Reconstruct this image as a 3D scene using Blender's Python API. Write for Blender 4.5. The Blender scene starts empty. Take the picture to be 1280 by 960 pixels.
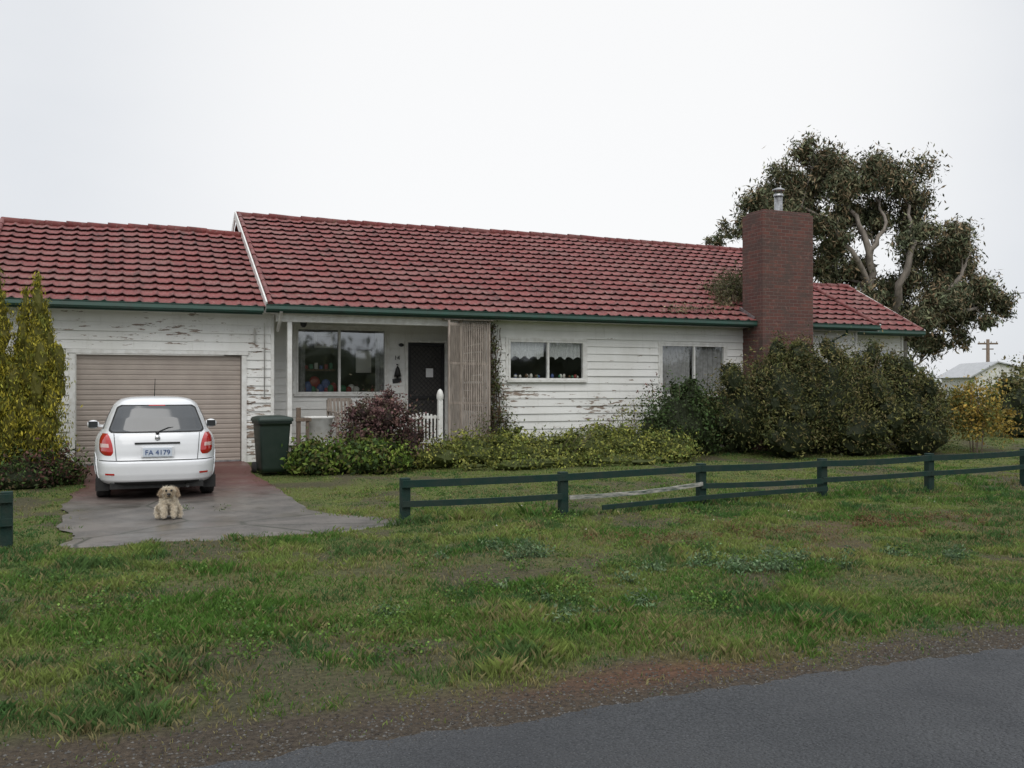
import bpy, math, random
import numpy as np
from mathutils import Vector
random.seed(5); rng=np.random.default_rng(5)
S=bpy.context.scene
# ---------------------------------------------------------------- noise
_T=np.random.default_rng(77).random((256,256))
def vn(x,y,s,seed=0):
    x=np.asarray(x,float)/s+seed*17.3; y=np.asarray(y,float)/s+seed*31.7
    xi=np.floor(x).astype(int); yi=np.floor(y).astype(int); fx=x-xi; fy=y-yi
    fx=fx*fx*(3-2*fx); fy=fy*fy*(3-2*fy)
    a=_T[xi%256,yi%256]; b=_T[(xi+1)%256,yi%256]; c=_T[xi%256,(yi+1)%256]; d=_T[(xi+1)%256,(yi+1)%256]
    return (a*(1-fx)+b*fx)*(1-fy)+(c*(1-fx)+d*fx)*fy
def fbm(x,y,s,seed=0,o=4):
    r=0;w=0;a=1
    for i in range(o):
        r=r+a*vn(x,y,s/2**i,seed+i); w+=a; a*=.55
    return r/w
def sst(a,b,x):
    t=np.clip((np.asarray(x,float)-a)/(b-a),0,1); return t*t*(3-2*t)
# ---------------------------------------------------------------- materials
def lk(nt,a,b): nt.links.new(a,b)
def newmat(name):
    m=bpy.data.materials.new(name); m.use_nodes=True; nt=m.node_tree
    return m,nt,nt.nodes['Principled BSDF']
def noise(nt,vec,scale,detail=4,rough=.55):
    n=nt.nodes.new('ShaderNodeTexNoise'); n.inputs['Scale'].default_value=scale; n.inputs['Detail'].default_value=detail; n.inputs['Roughness'].default_value=rough
    if vec is not None: lk(nt,vec,n.inputs['Vector'])
    return n.outputs['Fac']
def obc(nt): return nt.nodes.new('ShaderNodeTexCoord').outputs['Object']
def mapv(nt,vec,sc):
    n=nt.nodes.new('ShaderNodeMapping'); n.inputs['Scale'].default_value=sc; lk(nt,vec,n.inputs['Vector']); return n.outputs[0]
def ramp(nt,f,a,b,ca=(0,0,0),cb=(1,1,1)):
    r=nt.nodes.new('ShaderNodeValToRGB'); lk(nt,f,r.inputs[0]); e=r.color_ramp.elements
    e[0].position=a; e[1].position=b; e[0].color=(*ca,1); e[1].color=(*cb,1); return r.outputs[0]
def mix(nt,f,a,b,mode='MIX'):
    n=nt.nodes.new('ShaderNodeMix'); n.data_type='RGBA'; n.blend_type=mode
    for i,v in ((0,f),(6,a),(7,b)):
        if isinstance(v,(int,float)): n.inputs[i].default_value=v
        elif isinstance(v,tuple): n.inputs[i].default_value=(*v,1)
        else: lk(nt,v,n.inputs[i])
    return n.outputs[2]
def mth(nt,op,a,b=0.0):
    n=nt.nodes.new('ShaderNodeMath'); n.operation=op
    for i,v in ((0,a),(1,b)):
        if isinstance(v,(int,float)): n.inputs[i].default_value=v
        else: lk(nt,v,n.inputs[i])
    return n.outputs[0]
def bump(nt,bs,h,st=.3,dist=.01):
    b=nt.nodes.new('ShaderNodeBump'); b.inputs['Strength'].default_value=st; b.inputs['Distance'].default_value=dist
    lk(nt,h,b.inputs['Height']); lk(nt,b.outputs[0],bs.inputs['Normal'])
def M(name,c,rough=.6,c2=None,vs=4,metal=0,coat=0,bmp=0,bs_=60,lo=.35,hi=.65,spec=.5,stretch=(1,1,1)):
    m,nt,b=newmat(name); b.inputs['Roughness'].default_value=rough; b.inputs['Metallic'].default_value=metal
    b.inputs['Coat Weight'].default_value=coat; b.inputs['Specular IOR Level'].default_value=spec
    v=mapv(nt,obc(nt),stretch)
    if c2 is None: c2=tuple(x*.82 for x in c)
    lk(nt,ramp(nt,noise(nt,v,vs,6),lo,hi,c,c2),b.inputs['Base Color'])
    if bmp: bump(nt,b,noise(nt,v,bs_,4),bmp)
    return m
def attrmat(name,rough=.6,transl=.0,spec=.3,vs=0):
    m,nt,b=newmat(name); a=nt.nodes.new('ShaderNodeAttribute'); a.attribute_name='Col'
    c=a.outputs['Color']
    lk(nt,c,b.inputs['Base Color']); b.inputs['Roughness'].default_value=rough; b.inputs['Specular IOR Level'].default_value=spec
    if transl:
        t=nt.nodes.new('ShaderNodeBsdfTranslucent'); lk(nt,c,t.inputs[0]); x=nt.nodes.new('ShaderNodeMixShader'); x.inputs[0].default_value=transl
        lk(nt,b.outputs[0],x.inputs[1]); lk(nt,t.outputs[0],x.inputs[2]); lk(nt,x.outputs[0],nt.nodes['Material Output'].inputs[0])
    return m
LEAF=attrmat('foliage',.6,.25,.2); FARLEAF=attrmat('distant_foliage',.7,.0,.15); GRASSM=attrmat('grass_blades',.6,.3,.2); STONE=attrmat('stones',.9); FUR=attrmat('fur',.8,.2,.1)
WHITE=M('white_paint',(.72,.72,.69),.55,(.58,.57,.53),6)
TRIM=M('trim_paint',(.74,.74,.71),.5,(.60,.59,.55),9)
GREEN=M('green_paint',(.022,.075,.055),.45,(.03,.06,.046),5)
FENCEG=M('fence_green_paint',(.010,.033,.027),.7,(.024,.038,.031),7,bmp=.4,bs_=40,spec=.2)
WOODW=M('weathered_rail_wood',(.42,.40,.36),.85,(.05,.08,.06),8,bmp=.4,stretch=(1,6,6))
WOOD=M('weathered_wood',(.20,.15,.11),.85,(.11,.08,.06),12,bmp=.5,stretch=(3,3,.5))
LATT=M('lattice_wood',(.40,.34,.29),.85,(.22,.185,.155),9,bmp=.4,stretch=(3,3,.5))
DARK=M('dark_interior',(.035,.033,.03),.9); ROOMM=M('room_paint',(.16,.15,.13),.9)
CURT=M('curtain_lace',(.72,.72,.70),.9,(.55,.55,.54),30)
CURTG=M('curtain_grey',(.42,.41,.40),.9,(.28,.27,.26),10)
STEEL=M('flue_steel',(.45,.46,.47),.4,(.25,.25,.25),12,metal=.8)
BLACK=M('black_metal',(.015,.015,.016),.5)
RUBBER=M('rubber',(.018,.018,.018),.85,(.03,.03,.028),20)
BINM=M('bin_plastic',(.010,.024,.017),.5,(.016,.03,.022),9)
CHROME=M('chrome',(.6,.6,.6),.15,metal=1)
PAINT=M('car_paint_white',(.76,.77,.78),.25,(.72,.73,.74),3,coat=.6)
def glassm(name,tint,fac):
    m,nt,b=newmat(name); nt.nodes.remove(b); t=nt.nodes.new('ShaderNodeBsdfTransparent'); t.inputs[0].default_value=(*tint,1)
    g=nt.nodes.new('ShaderNodeBsdfGlossy'); g.inputs['Roughness'].default_value=.03; g.inputs[0].default_value=(.9,.93,.95,1)
    bp=nt.nodes.new('ShaderNodeBump'); bp.inputs['Strength'].default_value=.05; bp.inputs['Distance'].default_value=.05; lk(nt,noise(nt,obc(nt),1.3,1),bp.inputs['Height']); lk(nt,bp.outputs[0],g.inputs['Normal'])
    x=nt.nodes.new('ShaderNodeMixShader'); x.inputs[0].default_value=fac; lk(nt,t.outputs[0],x.inputs[1]); lk(nt,g.outputs[0],x.inputs[2]); lk(nt,x.outputs[0],nt.nodes['Material Output'].inputs[0]); return m
GLASS=glassm('window_glass',(.8,.82,.82),.26); GLASSL=glassm('window_glass_light',(.88,.9,.9),.12)
CARGL=M('car_glass',(.035,.04,.043),.09,spec=1.0)
def simple(name,c,rough=.4,coat=0):
    m,nt,b=newmat(name); b.inputs['Base Color'].default_value=(*c,1); b.inputs['Roughness'].default_value=rough; b.inputs['Coat Weight'].default_value=coat; return m
RED=simple('red_lens',(.42,.012,.01),.12,1); CLEAR=simple('clear_lens',(.60,.42,.38),.12,1)
PLATE=simple('plate_white',(.55,.6,.66),.5); PBLUE=simple('plate_blue',(.02,.06,.2),.5)
# weatherboard paint
WB,nt,b=newmat('weatherboard_paint'); o=obc(nt)
at=nt.nodes.new('ShaderNodeAttribute'); at.attribute_name='Col'; sp=nt.nodes.new('ShaderNodeSeparateColor'); lk(nt,at.outputs['Color'],sp.inputs[0])
n1=noise(nt,mapv(nt,o,(2.2,2.2,11)),1.6,8,.65)
pm=ramp(nt,mth(nt,'ADD',n1,mth(nt,'MULTIPLY',sp.outputs[0],.42)),.715,.75)
dirt=ramp(nt,noise(nt,mapv(nt,o,(1.5,1.5,.5)),1.2,5),.35,.7,(.80,.80,.775),(.70,.695,.66))
dirt=mix(nt,mth(nt,'MULTIPLY',sp.outputs[1],.45),dirt,(.46,.46,.39))
dirt=mix(nt,mth(nt,'MULTIPLY',sp.outputs[2],.18),dirt,(.48,.48,.44))
dirt=mix(nt,ramp(nt,noise(nt,mapv(nt,o,(9,9,1.2)),1.5,6,.7),.56,.8,(0,0,0),(.45,.45,.45)),dirt,(.42,.41,.35))
wood=ramp(nt,noise(nt,mapv(nt,o,(3,3,60)),2,5),.35,.7,(.13,.09,.065),(.36,.29,.23))
lk(nt,mix(nt,pm,dirt,wood),b.inputs['Base Color']); b.inputs['Roughness'].default_value=.6; bump(nt,b,mth(nt,'SUBTRACT',noise(nt,mapv(nt,o,(4,4,30)),3),pm),.35,.006)
# roof tile
TILE,nt,b=newmat('roof_tile'); o=obc(nt)
sx=nt.nodes.new('ShaderNodeSeparateXYZ'); lk(nt,o,sx.inputs[0])
cb=nt.nodes.new('ShaderNodeCombineXYZ'); lk(nt,mth(nt,'FLOOR',mth(nt,'DIVIDE',sx.outputs[0],.30)),cb.inputs[0]); lk(nt,mth(nt,'FLOOR',mth(nt,'DIVIDE',mth(nt,'SUBTRACT',sx.outputs[1],18.5),.33)),cb.inputs[1])
wn=nt.nodes.new('ShaderNodeTexWhiteNoise'); lk(nt,cb.outputs[0],wn.inputs['Vector'])
c=ramp(nt,wn.outputs['Value'],0,1,(.165,.040,.037),(.235,.060,.054))
c=mix(nt,ramp(nt,noise(nt,o,1.1,6,.7),.45,.70),c,(.23,.105,.092))
c=mix(nt,ramp(nt,noise(nt,o,14,5,.7),.56,.72),c,(.32,.22,.19))
c=mix(nt,ramp(nt,noise(nt,mapv(nt,o,(1.5,.5,.5)),3,6,.7),.54,.72),c,(.07,.034,.03))
c=mix(nt,ramp(nt,noise(nt,mapv(nt,o,(2,2,2)),1.3,6,.75),.60,.72),c,(.13,.10,.055))
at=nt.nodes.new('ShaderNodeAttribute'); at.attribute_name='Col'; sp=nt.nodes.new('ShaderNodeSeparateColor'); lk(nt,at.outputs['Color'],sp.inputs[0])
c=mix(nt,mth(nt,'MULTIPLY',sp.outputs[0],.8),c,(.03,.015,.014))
lk(nt,c,b.inputs['Base Color']); b.inputs['Roughness'].default_value=.65; b.inputs['Specular IOR Level'].default_value=.35; bump(nt,b,noise(nt,o,60,3),.25,.004)
# brick
BRICK,nt,b=newmat('chimney_brick'); o=obc(nt); sx=nt.nodes.new('ShaderNodeSeparateXYZ'); lk(nt,o,sx.inputs[0]); cb=nt.nodes.new('ShaderNodeCombineXYZ')
lk(nt,mth(nt,'ADD',sx.outputs[0],sx.outputs[1]),cb.inputs[0]); lk(nt,sx.outputs[2],cb.inputs[1])
bt=nt.nodes.new('ShaderNodeTexBrick'); lk(nt,cb.outputs[0],bt.inputs['Vector']); bt.inputs['Scale'].default_value=1
for k,v in (('Brick Width',.24),('Row Height',.086),('Mortar Size',.008),('Mortar Smooth',.3),('Bias',-.1)): bt.inputs[k].default_value=v
bt.inputs['Color1'].default_value=(.145,.055,.042,1); bt.inputs['Color2'].default_value=(.085,.040,.035,1); bt.inputs['Mortar'].default_value=(.14,.11,.095,1)
c=mix(nt,ramp(nt,noise(nt,o,2.5,6,.7),.42,.68),bt.outputs['Color'],(.08,.056,.047)); c=mix(nt,ramp(nt,noise(nt,o,9,4),.58,.75),c,(.19,.10,.08))
lk(nt,c,b.inputs['Base Color']); b.inputs['Roughness'].default_value=.9; bump(nt,b,mth(nt,'SUBTRACT',noise(nt,o,40),bt.outputs['Fac']),.6,.012)
ROLL=M('roller_door_paint',(.40,.345,.30),.5,(.35,.30,.26),3)
# asphalt
ROAD,nt,b=newmat('asphalt'); o=obc(nt)
c=ramp(nt,noise(nt,o,80,4,.8),.35,.68,(.018,.021,.024),(.095,.10,.107))
c=mix(nt,ramp(nt,noise(nt,o,.9,5),.4,.7),c,(.042,.045,.050)); vo=nt.nodes.new('ShaderNodeTexVoronoi'); vo.inputs['Scale'].default_value=48; lk(nt,o,vo.inputs['Vector'])
c=mix(nt,ramp(nt,vo.outputs['Distance'],.05,.30,(.6,.6,.6),(0,0,0)),c,(.15,.155,.16))
lk(nt,c,b.inputs['Base Color']); lk(nt,ramp(nt,noise(nt,o,1.2,5),.4,.65,(.5,.5,.5),(.85,.85,.85)),b.inputs['Roughness']); bump(nt,b,mth(nt,'ADD',noise(nt,o,70,4),vo.outputs['Distance']),1.0,.03)
# ground
GROUND,nt,b=newmat('ground_soil'); o=obc(nt); at=nt.nodes.new('ShaderNodeAttribute'); at.attribute_name='Col'
c=mix(nt,1.0,at.outputs['Color'],ramp(nt,noise(nt,o,28,6,.75),.3,.7,(.4,.4,.4),(1.6,1.55,1.5)),'MULTIPLY')
lk(nt,c,b.inputs['Base Color']); b.inputs['Roughness'].default_value=.95; b.inputs['Specular IOR Level'].default_value=.15; bump(nt,b,noise(nt,o,45,5,.7),.9,.03)
# concrete
CONC,nt,b=newmat('driveway_concrete'); o=obc(nt); sx=nt.nodes.new('ShaderNodeSeparateXYZ'); lk(nt,o,sx.inputs[0])
c=ramp(nt,noise(nt,o,1.7,8,.7),.38,.62,(.135,.12,.105),(.062,.057,.05)); c=mix(nt,ramp(nt,noise(nt,o,50,4),.5,.8),c,(.19,.17,.15))
vo=nt.nodes.new('ShaderNodeTexVoronoi'); vo.feature='DISTANCE_TO_EDGE'; vo.inputs['Scale'].default_value=.45; lk(nt,o,vo.inputs['Vector'])
c=mix(nt,ramp(nt,vo.outputs['Distance'],.004,.012,(1,1,1),(0,0,0)),c,(.04,.04,.028))
rf=nt.nodes.new('ShaderNodeMapRange'); lk(nt,mth(nt,'ADD',sx.outputs[1],mth(nt,'MULTIPLY',noise(nt,o,2.5,5),2.2)),rf.inputs[0]); rf.inputs[1].default_value=14.6; rf.inputs[2].default_value=17.2
c=mix(nt,rf.outputs[0],c,(.12,.050,.042)); lk(nt,c,b.inputs['Base Color']); lk(nt,ramp(nt,noise(nt,o,1.1,4),.4,.6,(.28,.28,.28),(.7,.7,.7)),b.inputs['Roughness']); bump(nt,b,noise(nt,o,60),.3,.004)
BARK=M('gum_bark',(.30,.26,.22),.9,(.15,.13,.11),3,bmp=.5,bs_=12,stretch=(2,2,.6)); STEM=M('twig_bark',(.12,.09,.065),.9)
# ---------------------------------------------------------------- mesh helpers
def empty(name,loc=(0,0,0),rot=0):
    e=bpy.data.objects.new(name,None); e.location=loc; e.rotation_euler=(0,0,rot); e.empty_display_size=.2; S.collection.objects.link(e); return e
def mk(name,V,F,mat,parent=None,col=None,smooth=False):
    V=np.asarray(V,np.float32); F=np.asarray(F,np.int32); me=bpy.data.meshes.new(name); n=len(V); m,k=F.shape
    me.vertices.add(n); me.vertices.foreach_set('co',V.ravel()); me.loops.add(m*k); me.loops.foreach_set('vertex_index',F.ravel())
    me.polygons.add(m); me.polygons.foreach_set('loop_start',np.arange(0,m*k,k,dtype=np.int32)); me.update(calc_edges=True)
    if col is not None:
        a=me.color_attributes.new('Col','FLOAT_COLOR','POINT'); cc=np.ones((n,4),np.float32); cc[:,:3]=col; a.data.foreach_set('color',cc.ravel())
    me.polygons.foreach_set('use_smooth',np.full(m,smooth)); me.materials.append(mat); ob=bpy.data.objects.new(name,me); S.collection.objects.link(ob)
    if parent: ob.parent=parent
    return ob
class P:
    def __init__(s): s.v=[];s.f=[];s.m=[];s.sm=[];s.c=[]
    def add(s,vs,fs,m=0,sm=False,c=None):
        b=len(s.v); s.v+= [tuple(map(float,p)) for p in vs]; s.f+=[tuple(b+i for i in f) for f in fs]; s.m+=[m]*len(fs); s.sm+=[sm]*len(fs)
        s.c += (c if c is not None else [(0,0,0)]*len(vs))
    def box(s,x0,x1,y0,y1,z0,z1,m=0):
        s.add([(x0,y0,z0),(x1,y0,z0),(x1,y1,z0),(x0,y1,z0),(x0,y0,z1),(x1,y0,z1),(x1,y1,z1),(x0,y1,z1)],[(0,3,2,1),(4,5,6,7),(0,1,5,4),(1,2,6,5),(2,3,7,6),(3,0,4,7)],m)
    def obox(s,p0,p1,w,h,m=0):
        p0=Vector(p0);p1=Vector(p1);d=(p1-p0).normalized(); up=Vector((0,0,1)) if abs(d.z)<.95 else Vector((0,1,0))
        a=d.cross(up).normalized()*w/2; b_=a.cross(d).normalized()*h/2; V=[]
        for p in (p0,p1): V+=[p-a-b_,p+a-b_,p+a+b_,p-a+b_]
        s.add(V,[(0,1,2,3),(7,6,5,4),(0,4,5,1),(1,5,6,2),(2,6,7,3),(3,7,4,0)],m)
    def tube(s,pts,rad,n=8,m=0,cap=True):
        pts=[Vector(p) for p in pts]; V=[];F=[]
        if not hasattr(rad,'__len__'): rad=[rad]*len(pts)
        for i,p in enumerate(pts):
            d=(pts[min(i+1,len(pts)-1)]-pts[max(i-1,0)]).normalized(); r=Vector((0,0,1)) if abs(d.z)<.9 else Vector((1,0,0)); a=d.cross(r).normalized(); b_=d.cross(a)
            for j in range(n):
                t=2*math.pi*j/n; V.append(p+(a*math.cos(t)+b_*math.sin(t))*rad[i])
        for i in range(len(pts)-1):
            for j in range(n): F.append((i*n+j,i*n+(j+1)%n,(i+1)*n+(j+1)%n,(i+1)*n+j))
        if cap: F.append(tuple(range(n))); F.append(tuple((len(pts)-1)*n+j for j in range(n)))
        s.add(V,F,m,True)
    def sph(s,c,r,m=0,n=10,sc=(1,1,1)):
        V=[];F=[]
        for i in range(n+1):
            for j in range(2*n):
                t=math.pi*i/n;q=math.pi*j/n; V.append((c[0]+r*sc[0]*math.sin(t)*math.cos(q),c[1]+r*sc[1]*math.sin(t)*math.sin(q),c[2]+r*sc[2]*math.cos(t)))
        for i in range(n):
            for j in range(2*n): F.append((i*2*n+j,(i+1)*2*n+j,(i+1)*2*n+(j+1)%(2*n),i*2*n+(j+1)%(2*n)))
        s.add(V,F,m,True)
    def obj(s,name,mats,parent=None,bevel=0,seg=2):
        me=bpy.data.meshes.new(name); me.from_pydata(s.v,[],s.f); me.update()
        for x in mats: me.materials.append(x)
        me.polygons.foreach_set('material_index',s.m); me.polygons.foreach_set('use_smooth',s.sm)
        a=me.color_attributes.new('Col','FLOAT_COLOR','POINT'); cc=np.ones((len(s.v),4),np.float32); cc[:,:3]=np.array(s.c); a.data.foreach_set('color',cc.ravel())
        ob=bpy.data.objects.new(name,me); S.collection.objects.link(ob)
        if parent: ob.parent=parent
        if bevel:
            b=ob.modifiers.new('bevel','BEVEL'); b.width=bevel; b.segments=seg; b.limit_method='ANGLE'
        return ob
# ---------------------------------------------------------------- ground
def gz(x,y):
    x=np.asarray(x,float); y=np.asarray(y,float)
    dr=sst(.3,1.2,np.maximum(np.maximum(-.6-x,x-2.6),np.maximum(10-y,0)*1.0))
    und=(fbm(x,y,1.6,3)-.45)*.15*sst(4.9,6.0,y)*(1-sst(20,30,np.abs(y-8)))*dr
    return und+ .12*sst(16.6,18.9,y)*(1-sst(60,90,y))
def brown(x,y):
    n=fbm(x,y,1.1,9)+.7*(fbm(x,y,.22,12,3)-.5)
    edge=np.maximum(4.78-.09*np.maximum(x,-1),4.30)+ .9*(n-.5)
    b=1-sst(edge-.3,edge+.4,y)
    b2=.75*sst(.56,.68,fbm(x,y,1.0,21)+.2*(vn(x,y,.15,8)-.5))
    rt=.8*sst(.50,.66,fbm(x,y,.7,27)+.2*(vn(x,y,.12,8)-.5))*np.exp(-((x-7.6)/3.2)**2-((y-8.0)/1.1)**2)
    track=.55*np.exp(-((y-7.6-.06*x)/.4)**2)*sst(.42,.6,fbm(x,y,.8,31))+.5*np.exp(-((y-5.7-.03*x)/.35)**2)*sst(.45,.6,fbm(x,y,.7,36))
    return np.clip(np.maximum(np.maximum(np.maximum(b,b2),track),rt),0,1)
def axis(segs):
    r=[]
    for a,b_,st in segs: r+=list(np.arange(a,b_,st))
    return np.array(r+[segs[-1][1]])
gx=axis([(-900,-100,100),(-100,-20,10),(-20,-4,1),(-4,16,.12),(16,24,.4),(24,60,4),(60,200,20),(200,900,100)])
gy=axis([(-600,-100,100),(-100,-10,10),(-10,3.6,1.7),(3.6,12,.10),(12,20,.3),(20,60,4),(60,200,20),(200,1400,150)])
GX,GY=np.meshgrid(gx,gy); V=np.stack([GX,GY,gz(GX,GY)],-1).reshape(-1,3); nx=len(gx); ny=len(gy)
i=np.arange(nx-1);j=np.arange(ny-1); I,J=np.meshgrid(i,j); q=(J*nx+I).ravel(); F=np.stack([q,q+1,q+nx+1,q+nx],1)
br=brown(V[:,0],V[:,1])[:,None]; nn=fbm(V[:,0],V[:,1],.5,40)[:,None]
so=np.array([.062,.055,.044])*(1-nn)*1.1+np.array([.088,.070,.052])*nn; gr=np.array([.085,.110,.035])+nn*np.array([.045,.035,.015])
red=(np.exp(-((V[:,0]-3.0)/1.0)**2)*np.exp(-((V[:,1]-4.45)/.2)**2))[:,None]+.6*np.exp(-((V[:,0:1]-7.6)/2.6)**2-((V[:,1:2]-8.0)/1.0)**2)
so=so*(1-red*.7)+np.array([.14,.068,.042])*red*.7
mk('ground',V,F,GROUND,col=so*br+gr*(1-br),smooth=True)
xs=np.concatenate([[-900,-100,-20],np.arange(-6,20,.04),[25,100,900]]); e=4.06+.25*(fbm(xs,xs*0,.9,5)-.5)+.16*(fbm(xs,xs*0,.14,6)-.5)
V=[];rows=[-7,-3,0,3,None]
for r in rows:
    for k,x in enumerate(xs): V.append((x,e[k] if r is None else r,.016 if r is not None else .004))
n=len(xs)
F=[(r*n+k,r*n+k+1,(r+1)*n+k+1,(r+1)*n+k) for r in range(len(rows)-1) for k in range(n-1)]
mk('road',V,F,ROAD)
def stones(name,N,xr,yfun,s0,s1,cols):
    x=rng.uniform(xr[0],xr[1],N); y=yfun(x,N); s=rng.uniform(s0,s1,N)**1; z=gz(x,y)+s*.15
    base=np.array([[1,0,0],[0,1,0],[-1,0,0],[0,-1,0],[0,0,.7],[0,0,-.7]],float)
    V=base[None]*s[:,None,None]*rng.uniform(.6,1.3,(N,6,1)); a=rng.uniform(0,6.28,N); ca,sa=np.cos(a)[:,None],np.sin(a)[:,None]
    X=V[:,:,0]*ca-V[:,:,1]*sa+x[:,None]; Y=V[:,:,0]*sa+V[:,:,1]*ca+y[:,None]; Z=V[:,:,2]+z[:,None]
    f=np.array([[0,1,4],[1,2,4],[2,3,4],[3,0,4],[1,0,5],[2,1,5],[3,2,5],[0,3,5]]); F=(f[None]+6*np.arange(N)[:,None,None]).reshape(-1,3)
    cc=np.array(cols)[rng.integers(0,len(cols),N)]*rng.uniform(.7,1.25,(N,1)); mk(name,np.stack([X,Y,Z],-1).reshape(-1,3),F,STONE,col=np.repeat(cc,6,0))
stones('verge_gravel',20000,(-4,14),lambda x,N:4.0+np.abs(rng.normal(0,.34,N)),.003,.010,[(.075,.072,.066),(.065,.056,.046),(.12,.115,.105),(.05,.042,.035)])
stones('loose_road_gravel',3500,(-3,12),lambda x,N:4.08-np.abs(rng.normal(0,.35,N)),.003,.009,[(.11,.11,.11),(.17,.165,.16),(.07,.06,.05)])
# driveway
def dl(y): return -.64+.22*(fbm(y,y*0,.9,3)-.5)*2+.14*(1-sst(10.2,12.2,y))
def dr_(y): return 2.25+.25*(fbm(y,y*0,1.0,6)-.5)+ .95*(1-sst(10.15,12.2,y))
ys=np.arange(10.05,19.01,.08); V=[];F=[]; K=20
for a,y in enumerate(ys):
    y=float(y)
    for k in range(K+1):
        x=dl(y)+(dr_(y)-dl(y))*k/K; yy=y+ (.10*math.sin(x*1.3+1)+.07*math.sin(5*x)+.35*max(0,x-1.8)+.30*max(0,.0-x))*max(0,1-a/16)
        V.append((x,yy,float(gz(x,yy))+(.022 if a else -.03)))
for a in range(len(ys)-1):
    for k in range(K): F.append((a*(K+1)+k,a*(K+1)+k+1,(a+1)*(K+1)+k+1,(a+1)*(K+1)+k))
mk('driveway',V,F,CONC,smooth=True)
# ---------------------------------------------------------------- grass
def blades(x,y,h,w,col,lean=.7,nb=3,spread=.022):
    N=len(x)*nb; x=np.repeat(x,nb)+rng.normal(0,spread,N); y=np.repeat(y,nb)+rng.normal(0,spread,N); h=np.repeat(h,nb)*rng.uniform(.5,1.2,N); w=np.repeat(w,nb); col=np.repeat(col,nb,0)*rng.uniform(.65,1.4,(N,1))
    a=rng.uniform(0,6.283,N); l=rng.uniform(.1,lean,N)*h; b_=rng.uniform(0,6.283,N); z=gz(x,y)-.004
    dx,dy=np.cos(a)*w,np.sin(a)*w; lx,ly=np.cos(b_)*l,np.sin(b_)*l
    V=np.stack([np.stack([x-dx,y-dy,z],-1),np.stack([x+dx,y+dy,z],-1),np.stack([x+lx*.4+dx*.7,y+ly*.4+dy*.7,z+h*.6],-1),np.stack([x+lx*1.3,y+ly*1.3,z+h],-1)],1)
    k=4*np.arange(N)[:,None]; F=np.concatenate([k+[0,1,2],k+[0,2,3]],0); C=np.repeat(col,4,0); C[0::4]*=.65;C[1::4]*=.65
    return V.reshape(-1,3),F,C
def inside_drive(x,y,m=0.0):
    return (x>dl(y)+m)&(x<dr_(y)-m)&(y>10.05+m+.10*np.sin(x*1.3+1)+.07*np.sin(5*x)+.35*np.maximum(0,x-1.8)+.30*np.maximum(0,-x))
X=[];Y=[]
for (y0,y1,x0,x1,d) in ((4.1,7,-1.8,9.5,1400),(7,10.5,-2.3,14,740),(10.5,14,-3,18,360),(14,19,-4,23,160),(4.1,14,12,24,40),(19,50,20,60,6)):
    N=int((y1-y0)*(x1-x0)*d); X.append(rng.uniform(x0,x1,N)); Y.append(rng.uniform(y0,y1,N))
X=np.concatenate(X);Y=np.concatenate(Y)
keep=(rng.random(len(X))>brown(X,Y)*.90)&(~inside_drive(X,Y,.03)|(~inside_drive(X,Y,.18)&(rng.random(len(X))<.45)))&(Y>4.14)&~((Y>18.6)&(X<20)); X=X[keep];Y=Y[keep]
hh=.018+.095*fbm(X,Y,.55,14)**1.7+.04*(sst(.6,.72,fbm(X,Y,.35,55)))
hh*=1-.4*sst(11,13,Y); hh+=.09*np.exp(-((Y-10.45)/.12)**2)*(X>3)*rng.random(len(X)); hh*=1-.6*brown(X,Y)
c1=np.array([.085,.175,.032]);c2=np.array([.20,.25,.065]);c3=np.array([.055,.125,.04]);c4=np.array([.27,.22,.11])
t=sst(.38,.62,fbm(X,Y,.9,70))[:,None]; C=c1*(1-t)+c2*t; t=sst(.50,.62,fbm(X,Y,.5,80))[:,None]*.8; C=C*(1-t)+c3*t
rd=np.exp(-((X-7.6)/3.0)**2-((Y-8.0)/1.1)**2)
t=((rng.random(len(X))<.12+.35*brown(X,Y)+.3*sst(.5,.65,fbm(X,Y,.7,95)))[:,None])*.8; C=C*(1-t)+(c4*(1-.5*rd[:,None])+np.array([.17,.075,.04])*.5*rd[:,None])*t
dist=np.hypot(X,Y); W=.0018+.00036*dist
Vg,Fg,Cg=blades(X,Y,hh,W,C); mk('grass',Vg,Fg,GRASSM,col=Cg)
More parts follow.
